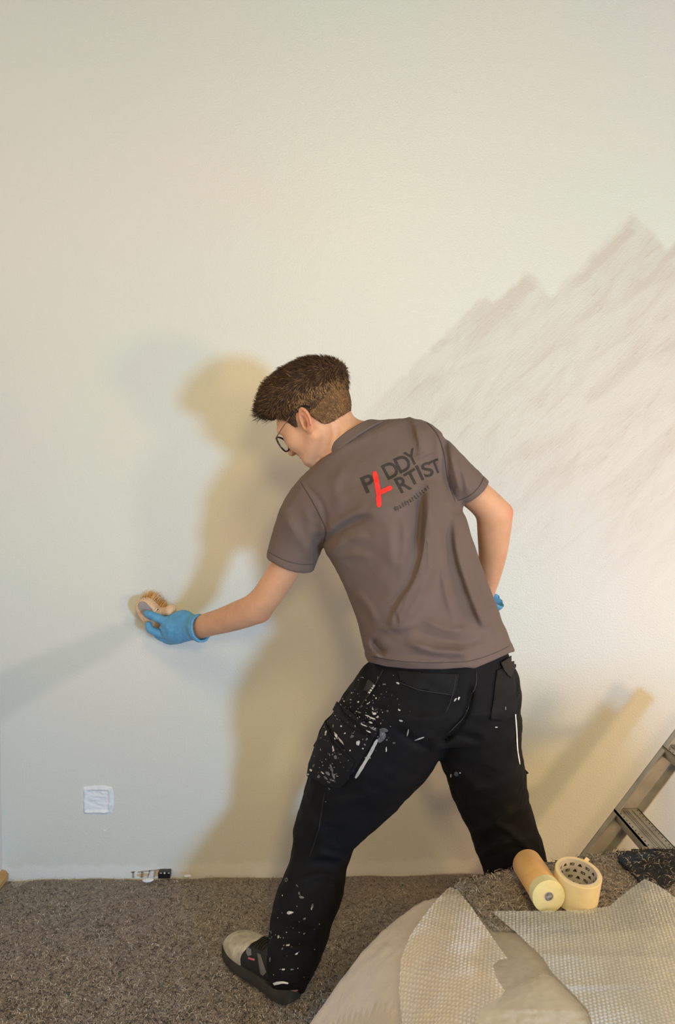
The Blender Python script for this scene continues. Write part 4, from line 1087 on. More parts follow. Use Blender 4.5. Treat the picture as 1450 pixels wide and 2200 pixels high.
# --- t-shirt
hem_px = [700, 786, 796, 830, 880, 950, 1000, 1020, 1060, 1099, 1200]
hem_py = [1420, 1420, 1424, 1432, 1437, 1438, 1434, 1436, 1419, 1401, 1395]
shirt_folds = [
    ([(922, 1030), (922, 1110), (916, 1190), (898, 1250), (862, 1310), (838, 1350)], 0.024, 9, 26),
    ([(978, 1100), (984, 1180), (1004, 1250), (1030, 1318), (1046, 1350)], 0.019, 9, 22),
    ([(903, 1050), (902, 1120), (893, 1190)], -0.008, 9),
    ([(800, 1030), (828, 1120), (848, 1220), (846, 1320), (838, 1420)], 0.022, 62, 110),
    ([(955, 960), (962, 1020), (968, 1090)], 0.006, 6, 14),
    ([(945, 1130), (950, 1200), (958, 1270), (980, 1340)], 0.006, 6, 14), ([(870, 1110), (868, 1180), (860, 1250)], 0.005, 8, 16), ([(1010, 1190), (1030, 1260), (1052, 1320)], 0.006, 6, 12),
    ([(800, 1345), (850, 1352), (900, 1340)], 0.004, 7), ([(905, 1330), (960, 1352), (1020, 1352)], 0.005, 8), ([(760, 1270), (790, 1300), (812, 1345)], 0.005, 9), ([(722, 1200), (760, 1190), (800, 1200)], 0.004, 9),
    ([(610, 1110), (640, 1150), (668, 1205)], 0.0035, 9), ([(655, 1090), (665, 1140), (660, 1200)], 0.0035, 9),
    ([(838, 1120), (842, 1180), (850, 1230)], 0.005, 14),
    ([(868, 1376), (930, 1398), (985, 1402), (1010, 1405)], 0.012, 10),
    ([(884, 1352), (940, 1372), (1000, 1380), (1040, 1372)], -0.005, 9),
    ([(790, 1400), (830, 1416), (900, 1424), (960, 1420)], 0.006, 8),
    ([(800, 1372), (812, 1392), (830, 1404)], -0.010, 7), ([(786, 1378), (800, 1396), (815, 1412)], 0.006, 7),
    ([(690, 1170), (725, 1140), (765, 1120), (800, 1110)], -0.010, 9),
    ([(700, 1150), (740, 1115), (790, 1085)], 0.006, 10), ([(700, 1195), (745, 1160), (790, 1150)], 0.006, 10),
    ([(650, 1035), (690, 1080), (700, 1130), (694, 1165)], -0.004, 5),
    ([(952, 930), (958, 985), (962, 1040), (980, 1085)], -0.012, 8), ([(966, 960), (980, 1020), (988, 1060)], 0.007, 6),
    ([(985, 985), (1000, 1030), (1003, 1062)], 0.006, 6), ([(940, 925), (946, 990), (955, 1050)], 0.004, 9),
    ([(700, 985), (740, 960), (800, 935)], 0.003, 8), ([(742, 1000), (720, 1045), (735, 1090)], 0.004, 13),
    ([(1050, 1290), (1062, 1340), (1080, 1390)], 0.005, 10), ([(600, 1080), (625, 1130), (640, 1190)], 0.003, 14)]
slL_in, slR_in = Tube(rpx([(577, 1178, 678, 1214, -0.4275, 0.068), (573, 1194, 673, 1226, -0.425, 0.066), (565, 1225, 660, 1250, -0.42, 0.060)])).scaled(1, 1, -0.009), \
    Tube(rpx([(1040, 1025, 984, 1084, -0.505, 0.066), (1048, 1034, 988, 1085, -0.505, 0.064), (1066, 1050, 996, 1090, -0.505, 0.060)])).scaled(1, 1, -0.009)
def band(T, w):                               # distance behind the last ring plane
    return lambda P: -((P - T.C[-1]) @ T.N[-1])
bL, bR = band(T_slL, 0), band(T_slR, 0)
def f_shirt(P):
    d = T_torso(P)
    sl, sr = T_slL(P), T_slR(P)
    xl = bL(P); sl = sl - 0.0013 * ((xl > 0) & (xl < 0.017))
    xr = bR(P); sr = sr - 0.0013 * ((xr > 0) & (xr < 0.017))
    d = smin(d, sl, 0.020); d = smin(d, sr, 0.022)
    near = np.abs(d) < 0.05
    if near.any():
        Pn = P[near]; px, py = proj(Pn)
        yc = np.interp(px, [600, 1050], [-0.45, -0.53])
        front = np.clip((yc + 0.03 - Pn[:, 1]) / 0.05, 0, 1)
        dd = d[near]
        dd -= 1.5 * folds(Pn, shirt_folds) * front
        dd -= 0.0016 * swirl(Pn, 38, 0.7) + 0.0008 * swirl(Pn, 85, 2.1)
        hem = np.interp(px, hem_px, hem_py)
        dd -= 0.0016 * ((py > hem - 20) & (py < hem) & (px > 780) & (Pn[:, 2] < 1.0))
        cut = np.where(Pn[:, 2] < 1.0, (py - hem) / 900.0, -0.05)
        dd = np.maximum(dd, cut)
        d[near] = dd
    d = np.maximum(d, -slL_in(P)); d = np.maximum(d, -slR_in(P))
    return d
shirt = surface('t_shirt', f_shirt, (-0.22, -0.76, 0.74), (0.53, -0.29, 1.42), 0.0042, M_shirt, person)
shirt['label'] = 'taupe jersey t-shirt with a printed back'
B_shirt = bvh_of(shirt)
# ribbed collar
T_col = Tube(rpx([(698, 976, 800, 903, -0.481, 0.064), (701, 983, 813, 904, -0.483, 0.067), (706, 994, 836, 906, -0.486, 0.074)]), sub=3)
col = surface('collar', T_col, T_col.lo, T_col.hi, 0.003, M_shirt)
col.parent = shirt

# --- trousers
tr_folds = [([(1010, 1790), (1060, 1770), (1120, 1730)], 0.008, 9), ([(1030, 1840), (1080, 1812), (1150, 1800)], 0.010, 9), ([(1000, 1700), (1060, 1690), (1120, 1660)], 0.005, 10),
    ([(1060, 1770), (1100, 1790), (1160, 1850)], 0.007, 8), ([(640, 1850), (690, 1838), (750, 1850)], 0.006, 9), ([(630, 1895), (690, 1880), (740, 1900)], 0.005, 9),
    ([(590, 1985), (640, 2000), (705, 2000)], 0.004, 10), ([(600, 2050), (640, 2035), (690, 2040)], 0.006, 8), ([(585, 2085), (620, 2092), (665, 2085)], 0.004, 7),
    ([(930, 1605), (900, 1600), (840, 1560)], -0.006, 8), ([(940, 1590), (980, 1580), (1040, 1590)], -0.006, 8), ([(1010, 1460), (1008, 1510), (985, 1560), (940, 1605)], -0.008, 6),
    ([(690, 1730), (760, 1720), (820, 1700)], 0.004, 12), ([(655, 1740), (690, 1800), (680, 1850)], 0.004, 12)]
def f_trouser(P):
    d = smin(T_pelvis(P), T_legL(P), 0.03); d = smin(d, T_legR(P), 0.018)
    near = np.abs(d) < 0.04
    if near.any():
        Pn = P[near]; dd = d[near]
        front = np.clip((-0.36 - Pn[:, 1]) / 0.06, 0.25, 1)
        dd = dd - 1.6 * folds(Pn, tr_folds) * front - 0.0034 * swirl(Pn, 26, 0.2) - 0.0018 * swirl(Pn, 60, 1.7)
        d[near] = dd
    return d
trousers = surface('trousers', f_trouser, (-0.24, -0.72, 0.0), (0.66, -0.22, 0.96), 0.0048, M_trouser, person)
trousers['label'] = 'black work trousers spattered with white paint'
B_tr = bvh_of(trousers)
# ------------------------------------------------------------------ shirt print
def glyph(ch, font_off=0.0):
    cu = bpy.data.curves.new('glyph', 'FONT'); cu.body = ch; cu.size = 1.0; cu.offset = font_off; cu.resolution_u = 6
    o = bpy.data.objects.new('glyph', cu); COL.objects.link(o)
    bpy.context.view_layer.update()
    me = o.to_mesh(); bm = bmesh.new(); bm.from_mesh(me); o.to_mesh_clear()
    bpy.data.objects.remove(o); bpy.data.curves.remove(cu)
    return bm
def place_glyph(out, ch, base, up, right, font_off=0.0, unit=False):
    """map a glyph's box to pixels: base = lower left, up / right = full extents"""
    bm = glyph(ch, font_off)
    if not bm.verts: bm.free(); return
    xs = [v.co.x for v in bm.verts]; ys = [v.co.y for v in bm.verts]
    x0, x1, y0, y1 = min(xs), max(xs), min(ys), max(ys)
    mp = {}
    for v in bm.verts:
        a, b = ((v.co.x - x0) / (x1 - x0), (v.co.y - y0) / (y1 - y0)) if not unit else (v.co.x, v.co.y)
        mp[v.index] = out.verts.new((base[0] + right[0] * a + up[0] * b, base[1] + right[1] * a + up[1] * b, 0))
    for fc in bm.faces:
        try: out.faces.new([mp[v.index] for v in fc.verts])
        except ValueError: pass
    bm.free()
out = bmesh.new()
logo = [('P', (787.5, 1061), (-15, -34), (25, -11)), ('D', (834, 1032), (-16.5, -31), (27, -12.5)), ('D', (860, 1018), (-16, -31.5), (27, -12.5)),
        ('Y', (879.5, 1004), (-14, -30), (23, -12)), ('R', (862, 1060.5), (-16.5, -31), (24, -10.5)), ('T', (880, 1047.5), (-14, -28), (24, -14)),
        ('I', (906, 1033), (-14.5, -31), (5.5, -2.6)), ('S', (914, 1028), (-12, -30), (20, -8)), ('T', (932, 1020), (-11, -28), (19, -8))]
for ch, b_, u_, r_ in logo: place_glyph(out, ch, b_, u_, r_, 0.018)
prt = decal_bm('back_print', out, B_shirt, M_print, shirt, 0.0007, 4.0, 0)
prt['label'] = 'black lettering of the back print'
def brush_poly(pts, w):
    P = np.array(spline(np.array(pts, float), 6)); T = np.gradient(P, axis=0); T /= np.linalg.norm(T, axis=1)[:, None]
    Nn = np.stack([-T[:, 1], T[:, 0]], 1); k = np.arange(len(P))
    ww = w * (1 + 0.10 * np.sin(k * 2.3) + 0.06 * np.sin(k * 5.1 + 1)) / 2
    tip = np.clip(np.minimum(k + 1.0, len(P) - k) / 2.2, 0.5, 1); ww = ww * tip
    return [tuple(p) for p in P + Nn * ww[:, None]] + [tuple(p) for p in (P - Nn * ww[:, None])[::-1]]
o_ = decal('red_print', [brush_poly([(804, 1013), (809, 1034), (813, 1060), (814.5, 1090)], 11)], B_shirt, M_red, shirt, 0.0012, 4)
o_['label'] = 'red spray-paint stroke of the back print'
decal('red_print', [brush_poly([(816, 1060), (827, 1054), (842, 1047)], 10)], B_shirt, M_red, shirt, 0.0014, 4)
out = bmesh.new(); txt = '#paddyartister'
for k, ch in enumerate(txt):
    t_ = k / (len(txt) - 1)
    bx_ = 848 + 72.5 * t_; by_ = 1097 - 33 * t_ - 14 * t_ * t_ + 1
    ang = math.atan2(33 + 28 * t_, 72.5)
    place_glyph(out, ch, (bx_, by_), (-15.5 * math.sin(ang), -15.5 * math.cos(ang)), (9.6 * math.cos(ang), -9.6 * math.sin(ang)), 0.012, unit=True)
decal_bm('hashtag_print', out, B_shirt, M_print, shirt, 0.0007, 5.0, 0)
# two faint, worn lines of small print: blurred strokes only
fl_ = []
for (x0, y0, n_) in ((892, 981, 5), (897, 989, 9)):
    for k in range(n_):
        x, y = x0 + k * 4.1, y0 - k * 1.75
        fl_.append([(x, y), (x + 2.6, y - 1.1), (x + 1.7, y - 3.6), (x - 0.9, y - 2.5)])
decal('worn_print', fl_, B_shirt, M_faint, shirt, 0.0006, 6)
# seams: sleeve seam, hem stitch
def strip(pts, w):
    return brush_poly(pts, w)
M_seam = cloth_mat('seam_thread', (0.075, 0.06, 0.054), 0.9, 1500, 0.1)
decal('sleeve_seam', [strip([(646, 1036), (668, 1072), (688, 1110), (700, 1140), (695, 1168)], 2.2)], B_shirt, M_seam, shirt, 0.0006, 6)
decal('sleeve_seam', [strip([(916, 906), (940, 935), (953, 975), (962, 1030), (978, 1078)], 2.2)], B_shirt, M_seam, shirt, 0.0006, 6)
decal('hem_stitch', [strip([(577, 1186), (610, 1203), (645, 1212), (674, 1212)], 1.6)], B_shirt, M_seam, shirt, 0.0006, 6)
decal('hem_stitch', [strip([(983, 1076), (1010, 1064), (1030, 1044), (1040, 1024)], 1.6)], B_shirt, M_seam, shirt, 0.0006, 6)
decal('hem_stitch', [strip([(798, 1410), (840, 1418), (900, 1423), (960, 1423), (1010, 1420), (1060, 1404), (1094, 1388)], 1.5)], B_shirt, M_seam, shirt, 0.0006, 6)

# ------------------------------------------------------------------ trouser details
def tdecal(name, polys, mat, off, step=7, thick=0.0):
    return decal(name, polys, B_tr, mat, trousers, off, step, thick)
tdecal('cargo_pocket', [[(742, 1522), (772, 1548), (812, 1566), (803, 1588), (780, 1625), (762, 1655), (738, 1684), (716, 1686), (690, 1676), (672, 1662), (674, 1640), (690, 1592), (708, 1552), (726, 1528)]], M_pocket, 0.007, 6, 0.007)
tdecal('pocket_flap', [[(731, 1512), (744, 1518), (776, 1544), (816, 1562), (809, 1581), (770, 1568), (738, 1548), (722, 1530)]], M_pocket, 0.011, 6, 0.004)
tdecal('knee_pocket', [[(706, 1556), (716, 1575), (740, 1605), (764, 1632), (752, 1668), (735, 1688), (705, 1684), (668, 1668), (672, 1640), (688, 1596)]], M_pocket, 0.0115, 6, 0.004)
tdecal('pocket_piping', [strip([(733, 1513), (748, 1535), (775, 1560), (800, 1576)], 4), strip([(708, 1556), (722, 1592), (745, 1615), (764, 1632)], 3)], M_edge, 0.0135, 6)
tdecal('back_pocket', [[(853, 1440), (910, 1444), (986, 1448), (980, 1478), (975, 1494), (945, 1490), (882, 1476), (860, 1462)]], M_pocket, 0.0035, 7, 0.003)
tdecal('back_pocket', [[(1066, 1440), (1098, 1428), (1106, 1480), (1108, 1530), (1085, 1548), (1052, 1545), (1058, 1505)]], M_pocket, 0.004, 7, 0.003)
M_flap = cloth_mat('brown_black_flap', (0.028, 0.022, 0.020), 0.75, 1300, 0.2, 0.35)
tdecal('back_pocket_flap', [[(1072, 1424), (1097, 1408), (1102, 1432), (1093, 1456), (1086, 1450), (1078, 1440)]], M_flap, 0.008, 6, 0.003)
tdecal('reflective_strip', [strip([(811, 1588), (790, 1628), (764, 1671)], 7)], M_reflect, 0.0015, 6)
tdecal('hem_reflector', [[(587, 2112), (595, 2108.5), (608, 2108), (620, 2110.5), (619, 2113), (606, 2112.5), (590, 2116)]], M_white, 0.0015, 5)
tdecal('zip_piping', [strip([(1106, 1528), (1109, 1570), (1111, 1610), (1116, 1642)], 2.6)], M_white, 0.0015, 6)
M_tseam = cloth_mat('trouser_seam', (0.035, 0.034, 0.036), 0.8, 1300, 0.2)
for pts_, w_ in (([(826, 1440), (800, 1485), (772, 1525)], 1.6), ([(1022, 1442), (1020, 1480), (1000, 1530), (962, 1572)], 1.5), ([(860, 1466), (905, 1482), (974, 1492)], 1.5),
                ([(700, 1700), (688, 1770), (668, 1840)], 1.2), ([(980, 1450), (970, 1500), (958, 1530)], 1.2)):
    tdecal('seam', [strip(pts_, w_)], M_tseam, 0.0042, 7)
tdecal('brand_tag', [[(793, 1462), (809, 1470), (797, 1493), (782, 1485)]], M_black, 0.0045, 5)
out = bmesh.new()
for k, ch in enumerate('uvex'):
    place_glyph(out, ch, (806.0 - 4.0 * k, 1471 + 5.6 * k), (8.2, 3.6), (-6.0, 9.0), 0.02, unit=True)
g_ = decal_bm('tag_lettering', out, B_tr, M_white, trousers, 0.0052, 5.0, 0)
# strap loop and side flap standing off the silhouette
def leaf(name, pts, y, mat, parent, th=0.004):
    bm = bmesh.new(); a = [bm.verts.new(Q(px, py, y - th / 2)) for px, py in pts]; b = [bm.verts.new(Q(px, py, y + th / 2)) for px, py in pts]
    bm.faces.new(a); bm.faces.new(b[::-1]); n_ = len(a)
    for k in range(n_): bm.faces.new((a[k], b[k], b[(k + 1) % n_], a[(k + 1) % n_]))
    bmesh.ops.recalc_face_normals(bm, faces=bm.faces)
    return obj_bm(name, bm, mat, parent)
leaf('pocket_strap', [(712, 1535), (698, 1548), (686, 1570), (680, 1590), (673, 1602), (676, 1608), (684, 1602), (692, 1588), (706, 1572), (716, 1552)], -0.475, M_pocket, trousers, 0.012)
leaf('side_flap', [(1112, 1630), (1122, 1646), (1136, 1661), (1124, 1668), (1112, 1668)], -0.43, M_pocket, trousers, 0.02)
leaf('side_flap', [(1106, 1500), (1116, 1512), (1118, 1550), (1115, 1590), (1106, 1590)], -0.48, M_pocket, trousers, 0.02)
# paint spatter
def blob(cx, cy, rx, ry, a=0.0, n=9):
    ca, sa = math.cos(a), math.sin(a); P = []
    for k in range(n):
        t_ = 2 * math.pi * k / n; r_ = random.uniform(0.65, 1.2)
        x, y = rx * r_ * math.cos(t_), ry * r_ * math.sin(t_); P.append((cx + x * ca - y * sa, cy + x * sa + y * ca))
    return P
big = [(711, 1694 - 190, 0, 0, 0)]
spl = [(757, 1582, 5, 2.6, -.4), (769, 1596, 4, 6, .3), (721, 1626, 3.5, 4.5, 0), (705, 1662, 7, 3, .9), (712, 1650, 3, 9, -.35), (717, 1668, 2.4, 10, -.3), (700, 1671, 7, 2.5, .7), (693, 1660, 5, 1.8, .6),
       (714, 1676, 8, 2.4, .3), (706, 1680, 5, 2.2, .5), (685, 1668, 3, 4, .8), (668, 1655, 3, 3, 0), (674, 1645, 2, 4, .4), (662, 1664, 3, 2, 0), (722, 1580, 3, 8, -.5), (733, 1592, 2, 9, -.6), (716, 1608, 2, 7, -.2),
       (700, 1575, 2, 6, .3), (716, 1560, 2, 4, 0), (742, 1520, 3, 1.6, -.7), (805, 1533, 5, 2.5, 0), (800, 1543, 7, 2, .3), (812, 1540, 3, 3, 0), (796, 1552, 5, 2, .2), (862, 1548, 5, 2, .3), (830, 1609, 1.6, 6, 0), (846, 1596, 3, 2, 0),
       (858, 1526, 3, 2, 0), (772, 1530, 5, 1.6, .35), (790, 1538, 6, 1.5, .3), (800, 1565, 10, 1.8, .5), (782, 1558, 8, 1.6, .4), (793, 1572, 7, 1.5, .45), (812, 1457, 1.6, 4, 0), (826, 1470, 4, 2, 0), (855, 1468, 4, 2.4, .4),
       (790, 1470, 2, 4, 0), (770, 1508, 2.5, 2, 0), (776, 1518, 3, 2, 0), (790, 1512, 2, 1.5, 0), (788, 1588, 4, 2, -.9), (784, 1600, 3, 2, .5), (780, 1608, 2, 2, 0), (752, 1612, 1.8, 2, 0),
       (978, 1503, 2, 5, .5), (986, 1500, 2, 4.5, .4), (969, 1666, 2, 4, 0), (980, 1663, 4.5, 5, .5), (988, 1660, 2, 2, 0), (1066, 1562, 3, 1.4, 0), (1086, 1522, 1.5, 4, 0),
       (900, 1587, 12, 1.6, -.35), (876, 1575, 1.6, 8, .2), (615, 1890, 4, 5, 0), (648, 1928, 6, 3.2, .2), (643, 1920, 2.4, 4, -.3), (607, 1924, 1.3, 2, 0), (624, 1961, 8, 4, -.1), (654, 1974, 3.6, 2, -.2), (671, 1946, 2, 6, .1), (669, 1952, 1.4, 4, 0),
       (638, 1903, 1.5, 4, -.7), (630, 1994, 1.6, 1.4, 0), (579, 2008, 7, 9, -.2), (575, 2022, 3, 8, .2), (598, 2013, 2, 4, .1), (609, 2015, 1.4, 1.6, 0), (619, 2031, 5, 2.6, -.3), (607, 2038, 1.8, 3.6, .2), (637, 2049, 4, 2, -.7), (642, 2045, 1.5, 1.5, 0),
       (574, 2040, 1.5, 4, 0), (580, 2062, 2, 5, .1), (609, 2083, 4, 2.2, 0), (602, 2083, 2, 1.4, 0), (627, 2083, 4.2, 2.2, -.1), (588, 2094, 1.2, 1.6, 0), (574, 2050, 1.2, 1.2, 0)]
polys = [blob(x, y, rx, ry, a) for x, y, rx, ry, a in spl]
for k in range(130):
    polys.append(blob(random.gauss(785, 38), random.gauss(1530, 38), random.expovariate(1.6) + 0.4, random.expovariate(1.6) + 0.4, random.random() * 3))
for k in range(50):
    polys.append(blob(random.gauss(712, 22), random.gauss(1630, 38), random.expovariate(1.3) + 0.4, random.expovariate(1.0) + 0.5, random.uniform(-.6, .2)))
for k in range(30):
    polys.append(blob(random.gauss(620, 28), random.gauss(2020, 55), random.uniform(0.6, 1.3), random.uniform(0.6, 1.3)))
M_smear2 = plain('faded_grey_paint', (0.12, 0.12, 0.125), 0.7, 0.5, 120)
# spatter lies on top of the pockets, so it is laid over everything sewn on
import itertools
def joined_bvh(objs):
    VV, FF = [], []
    for o in objs:
        b0 = len(VV); dg = bpy.context.evaluated_depsgraph_get(); ev = o.evaluated_get(dg).data
        VV += [v.co.copy() for v in ev.vertices]; FF += [tuple(b0 + i for i in p.vertices) for p in ev.polygons]
    return BVHTree.FromPolygons(VV, FF)
bpy.context.view_layer.update()
B_tr2 = joined_bvh([trousers] + [o for o in trousers.children if o.name.split('.')[0] in ('cargo_pocket', 'pocket_flap', 'knee_pocket', 'back_pocket')])
random.shuffle(polys)
k_ = len(polys) * 2 // 5
sg_ = decal('paint_spatter', polys[:k_], B_tr2, M_smear2, trousers, 0.0006, 40, 0); sg_['kind'] = 'stuff'; sg_['label'] = 'faded grey paint specks'
sp_ = decal('paint_spatter', polys[k_:], B_tr2, M_paint, trousers, 0.0007, 40, 0); sp_['kind'] = 'stuff'; sp_['label'] = 'dried white paint spatter'
sm_ = decal('paint_smear', [blob(822, 1578, 7, 13, -.15, 14), blob(815, 1590, 8, 6, 0, 12), blob(824, 1568, 10, 4, .2, 10)], B_tr2, M_smear, trousers, 0.0006, 8); sm_['label'] = 'grey rubbed paint smear'

# ------------------------------------------------------------------ gloves
fing = [([(372, 1338, -.128), (347, 1331, -.116), (327, 1322, -.107), (316, 1318, -.100)], (.0135, .0125, .0115, .0095)),
        ([(368, 1362, -.112), (342, 1360, -.100), (323, 1352, -.090), (319, 1342, -.084)], (.0135, .0125, .0115, .0095)),
        ([(378, 1372, -.104), (352, 1371, -.082), (337, 1362, -.062), (336, 1350, -.052)], (.0130, .0120, .0110, .0090)),
        ([(388, 1374, -.098), (364, 1377, -.074), (350, 1370, -.054), (348, 1358, -.046)], (.0120, .0112, .0102, .0085)),
        ([(398, 1370, -.100), (380, 1375, -.078), (368, 1371, -.060), (364, 1360, -.052)], (.0110, .0100, .0092, .0080))]
FT = [Tube(chain([Q(*p) for p in pts], rad), sub=4) for pts, rad in fing]
FE = [Ball(Q(*pts[-1]), rad[-1] * 1.05) for pts, rad in fing]
T_palm = Tube(rpx([(424, 1321, 437, 1376, -0.182, 0.031), (412, 1320, 420, 1375, -0.165, 0.027), (398, 1311, 404, 1378, -0.148, 0.026), (382, 1312, 390, 1381, -0.133, 0.026), (364, 1322, 376, 1381, -0.118, 0.025), (350, 1334, 362, 1374, -0.106, 0.021)]), sub=4)
T_cuff = Tube(rpx([(419, 1320, 431, 1379, -0.182, 0.0325), (424, 1320, 437, 1379, -0.190, 0.0328), (426, 1319, 440, 1380, -0.194, 0.0335)]), sub=3)
T_cuff_in = Tube(rpx([(418, 1326, 429, 1373, -0.178, 0.026), (424, 1325, 437, 1374, -0.190, 0.027), (440, 1322, 452, 1376, -0.210, 0.029)]), sub=3)
WEB = Ball(Q(372, 1345, -0.118), 0.024)
def f_glove(P):
    d = T_palm(P); d = smin(d, WEB(P), 0.02)
    for t_, e_ in zip(FT, FE): d = smin(d, np.minimum(t_(P), e_(P)), 0.006)
    d = smin(d, T_cuff(P), 0.004)
    d -= folds(P, [([(407, 1322), (404, 1345), (411, 1372)], 0.0016, 3), ([(413, 1322), (411, 1345), (418, 1374)], 0.0016, 2.5), ([(350, 1340), (360, 1352), (372, 1362)], 0.0012, 4), ([(385, 1330), (392, 1350), (388, 1368)], -0.001, 5)])
    return np.maximum(d - 0.0006 * swirl(P, 150, 0.4), -T_cuff_in(P))
g0 = Q(375, 1350, -0.12)
glove = surface('glove', f_glove, g0 - np.array([0.11, 0.11, 0.075]), g0 + np.array([0.115, 0.09, 0.075]), 0.0024, M_glove, person)
glove['label'] = 'blue nitrile glove gripping the brush'
hr = Q(1000, 1335, -0.345)
RH = [Capsule(Q(1062, 1290, -0.372), Q(1030, 1308, -0.362), 0.0285, 0.027), Capsule(Q(1030, 1308, -0.362), Q(985, 1345, -0.345), 0.030, 0.031)]
for k in range(4):
    a_ = Q(985 - 6 * k, 1330 + 14 * k, -0.335); RH.append(Capsule(a_, Q(945 - 4 * k, 1345 + 14 * k, -0.345), 0.0115, 0.0095))
RH.append(Capsule(Q(1005, 1318, -0.345), Q(985, 1300, -0.355), 0.0125, 0.010))
def f_glove2(P):
    d = RH[0](P)
    for r_ in RH[1:]: d = smin(d, r_(P), 0.006)
    return smax(d, -Capsule(Q(1075, 1280, -0.38), Q(1056, 1292, -0.37), 0.026, 0.024)(P), 0.003) - 0.0008 * swirl(P, 130, 0.9)
glove2 = surface('glove', f_glove2, hr - 0.11, hr + np.array([0.11, 0.09, 0.10]), 0.003, M_glove, person)
glove2['label'] = 'blue nitrile glove on the hip'

# ------------------------------------------------------------------ brush
bc = Q(322, 1317, -0.062)
brush = empty('wall_brush', (bc[0], -0.03, bc[2])); tag(brush, 'oval wooden wall brush with a round knob, held against the wall by the gloved hand', 'brush')
ang = math.atan2(-(1345 - 1290), (347 - 303))          # long axis in the wall plane
ex = Vector((math.cos(ang), 0, math.sin(ang))); ez = Vector((-math.sin(ang), 0, math.cos(ang)))
tilt = Matrix.Rotation(0.30, 3, ex)
ez2 = tilt @ ez; ey2 = tilt @ Vector((0, 1, 0))
def slab_oval(bm, c, a, b, prof, n=48, off=(0, 0)):
    rings = []
    for k_, h_ in prof:
        ring = []
        for i in range(n):
            t_ = 2 * math.pi * i / n
            ct, st_ = math.cos(t_), math.sin(t_)
            x = a * k_ * math.copysign(abs(ct) ** 0.85, ct) + off[0]; z = b * k_ * math.copysign(abs(st_) ** 0.85, st_) + off[1]
            ring.append(bm.verts.new(Vector(c) + ex * x + ez2 * z + ey2 * h_))
        rings.append(ring)
    for r0, r1 in zip(rings[:-1], rings[1:]):
        for i in range(n): bm.faces.new((r0[i], r0[(i + 1) % n], r1[(i + 1) % n], r1[i]))
    bm.faces.new(rings[0][::-1]); bm.faces.new(rings[-1])
    bmesh.ops.recalc_face_normals(bm, faces=bm.faces)
bm = bmesh.new(); slab_oval(bm, bc, 0.050, 0.032, [(0.80, -0.015), (0.93, -0.0125), (1.0, -0.006), (1.0, 0.008), (0.97, 0.012)])
obj_bm('block', bm, M_beech, brush, True)
M_greyc = plain('grey_varnish', (0.30, 0.27, 0.26), 0.5, 0.1, 60)
bm = bmesh.new(); slab_oval(bm, bc, 0.032, 0.018, [(0.97, -0.0172), (1.0, -0.0165), (1.0, -0.014)], off=(-0.012, 0.006))
obj_bm('label_face', bm, M_greyc, brush, True)
def quad_on(px4, y, mat, nm, th=0.002):
    return leaf(nm, px4, y, mat, brush, th)
quad_on([(331.5, 1313), (335, 1316.5), (341, 1309.5), (337.5, 1306.5)], -0.0875, M_white, 'stripe')
quad_on([(333.5, 1314.5), (337, 1317.5), (343, 1310.5), (339, 1307.5)], -0.0885, M_black, 'stripe')
quad_on([(337.5, 1318), (339.5, 1319), (345, 1312.5), (343, 1311)], -0.0895, M_white, 'stripe')
kb0, kb1 = Vector(Q(340, 1318, -0.072)), Vector(Q(369, 1311, -0.112)); axk = (kb1 - kb0); Lk = axk.length
M4 = Matrix.Translation(kb0) @ axk.to_track_quat('Z', 'Y').to_matrix().to_4x4()
bm = bmesh.new(); bm_lathe(bm, [(0.019, 0), (0.018, 0.008), (0.0145, 0.02), (0.0135, Lk * 0.62), (0.0155, Lk * 0.78), (0.0168, Lk * 0.92), (0.0158, Lk * 1.03), (0.011, Lk * 1.12), (0.0001, Lk * 1.15)], M4, 32)
obj_bm('knob', bm, M_beech, brush, True)
bm = bmesh.new(); bmesh.ops.create_icosphere(bm, subdivisions=2, radius=0.0028, matrix=Matrix.Translation(Q(357, 1318.5, -0.109))); obj_bm('pin', bm, M_glue, brush, True)
M_brist = plain('amber_bristle', (0.80, 0.42, 0.12), 0.6, 0.25, 40); M_brist2 = plain('pale_bristle', (0.80, 0.62, 0.36), 0.6, 0.2, 40)
BV, BF, BM_ = [], [], []
for k in range(1500):
    t_ = random.uniform(0, 2 * math.pi); r_ = math.sqrt(random.random()) * 0.96
    p0 = Vector(bc) + ex * (0.047 * r_ * math.cos(t_)) + ez2 * (0.029 * r_ * math.sin(t_)) + ey2 * 0.011
    spread = Vector((random.gauss(0.004, 0.004), 0, random.gauss(0.010, 0.006)))
    p1 = Vector((p0.x, -0.0012, p0.z)) + spread + ex * (0.004 * math.cos(t_)) + ez * (0.006 * math.sin(t_) * r_)
    pm = (p0 + p1) / 2 + Vector((0, 0, 0.003))
    s_ = (p1 - p0).cross(Vector((random.random() - .5, random.random() - .5, random.random() - .5))).normalized() * 0.0006
    b0 = len(BV)
    for p_, w_ in ((p0, 1), (pm, 1), (p1, 0.4)): BV += [p_ - s_ * w_, p_ + s_ * w_]
    m_ = 0 if random.random() < 0.6 else 1
    BF += [(b0, b0 + 1, b0 + 3, b0 + 2), (b0 + 2, b0 + 3, b0 + 5, b0 + 4)]; BM_ += [m_, m_]
br = obj_from('bristles', BV, BF, None, brush, False); br.data.materials.append(M_brist); br.data.materials.append(M_brist2)
br.data.polygons.foreach_set('material_index', BM_); br['kind'] = 'stuff'

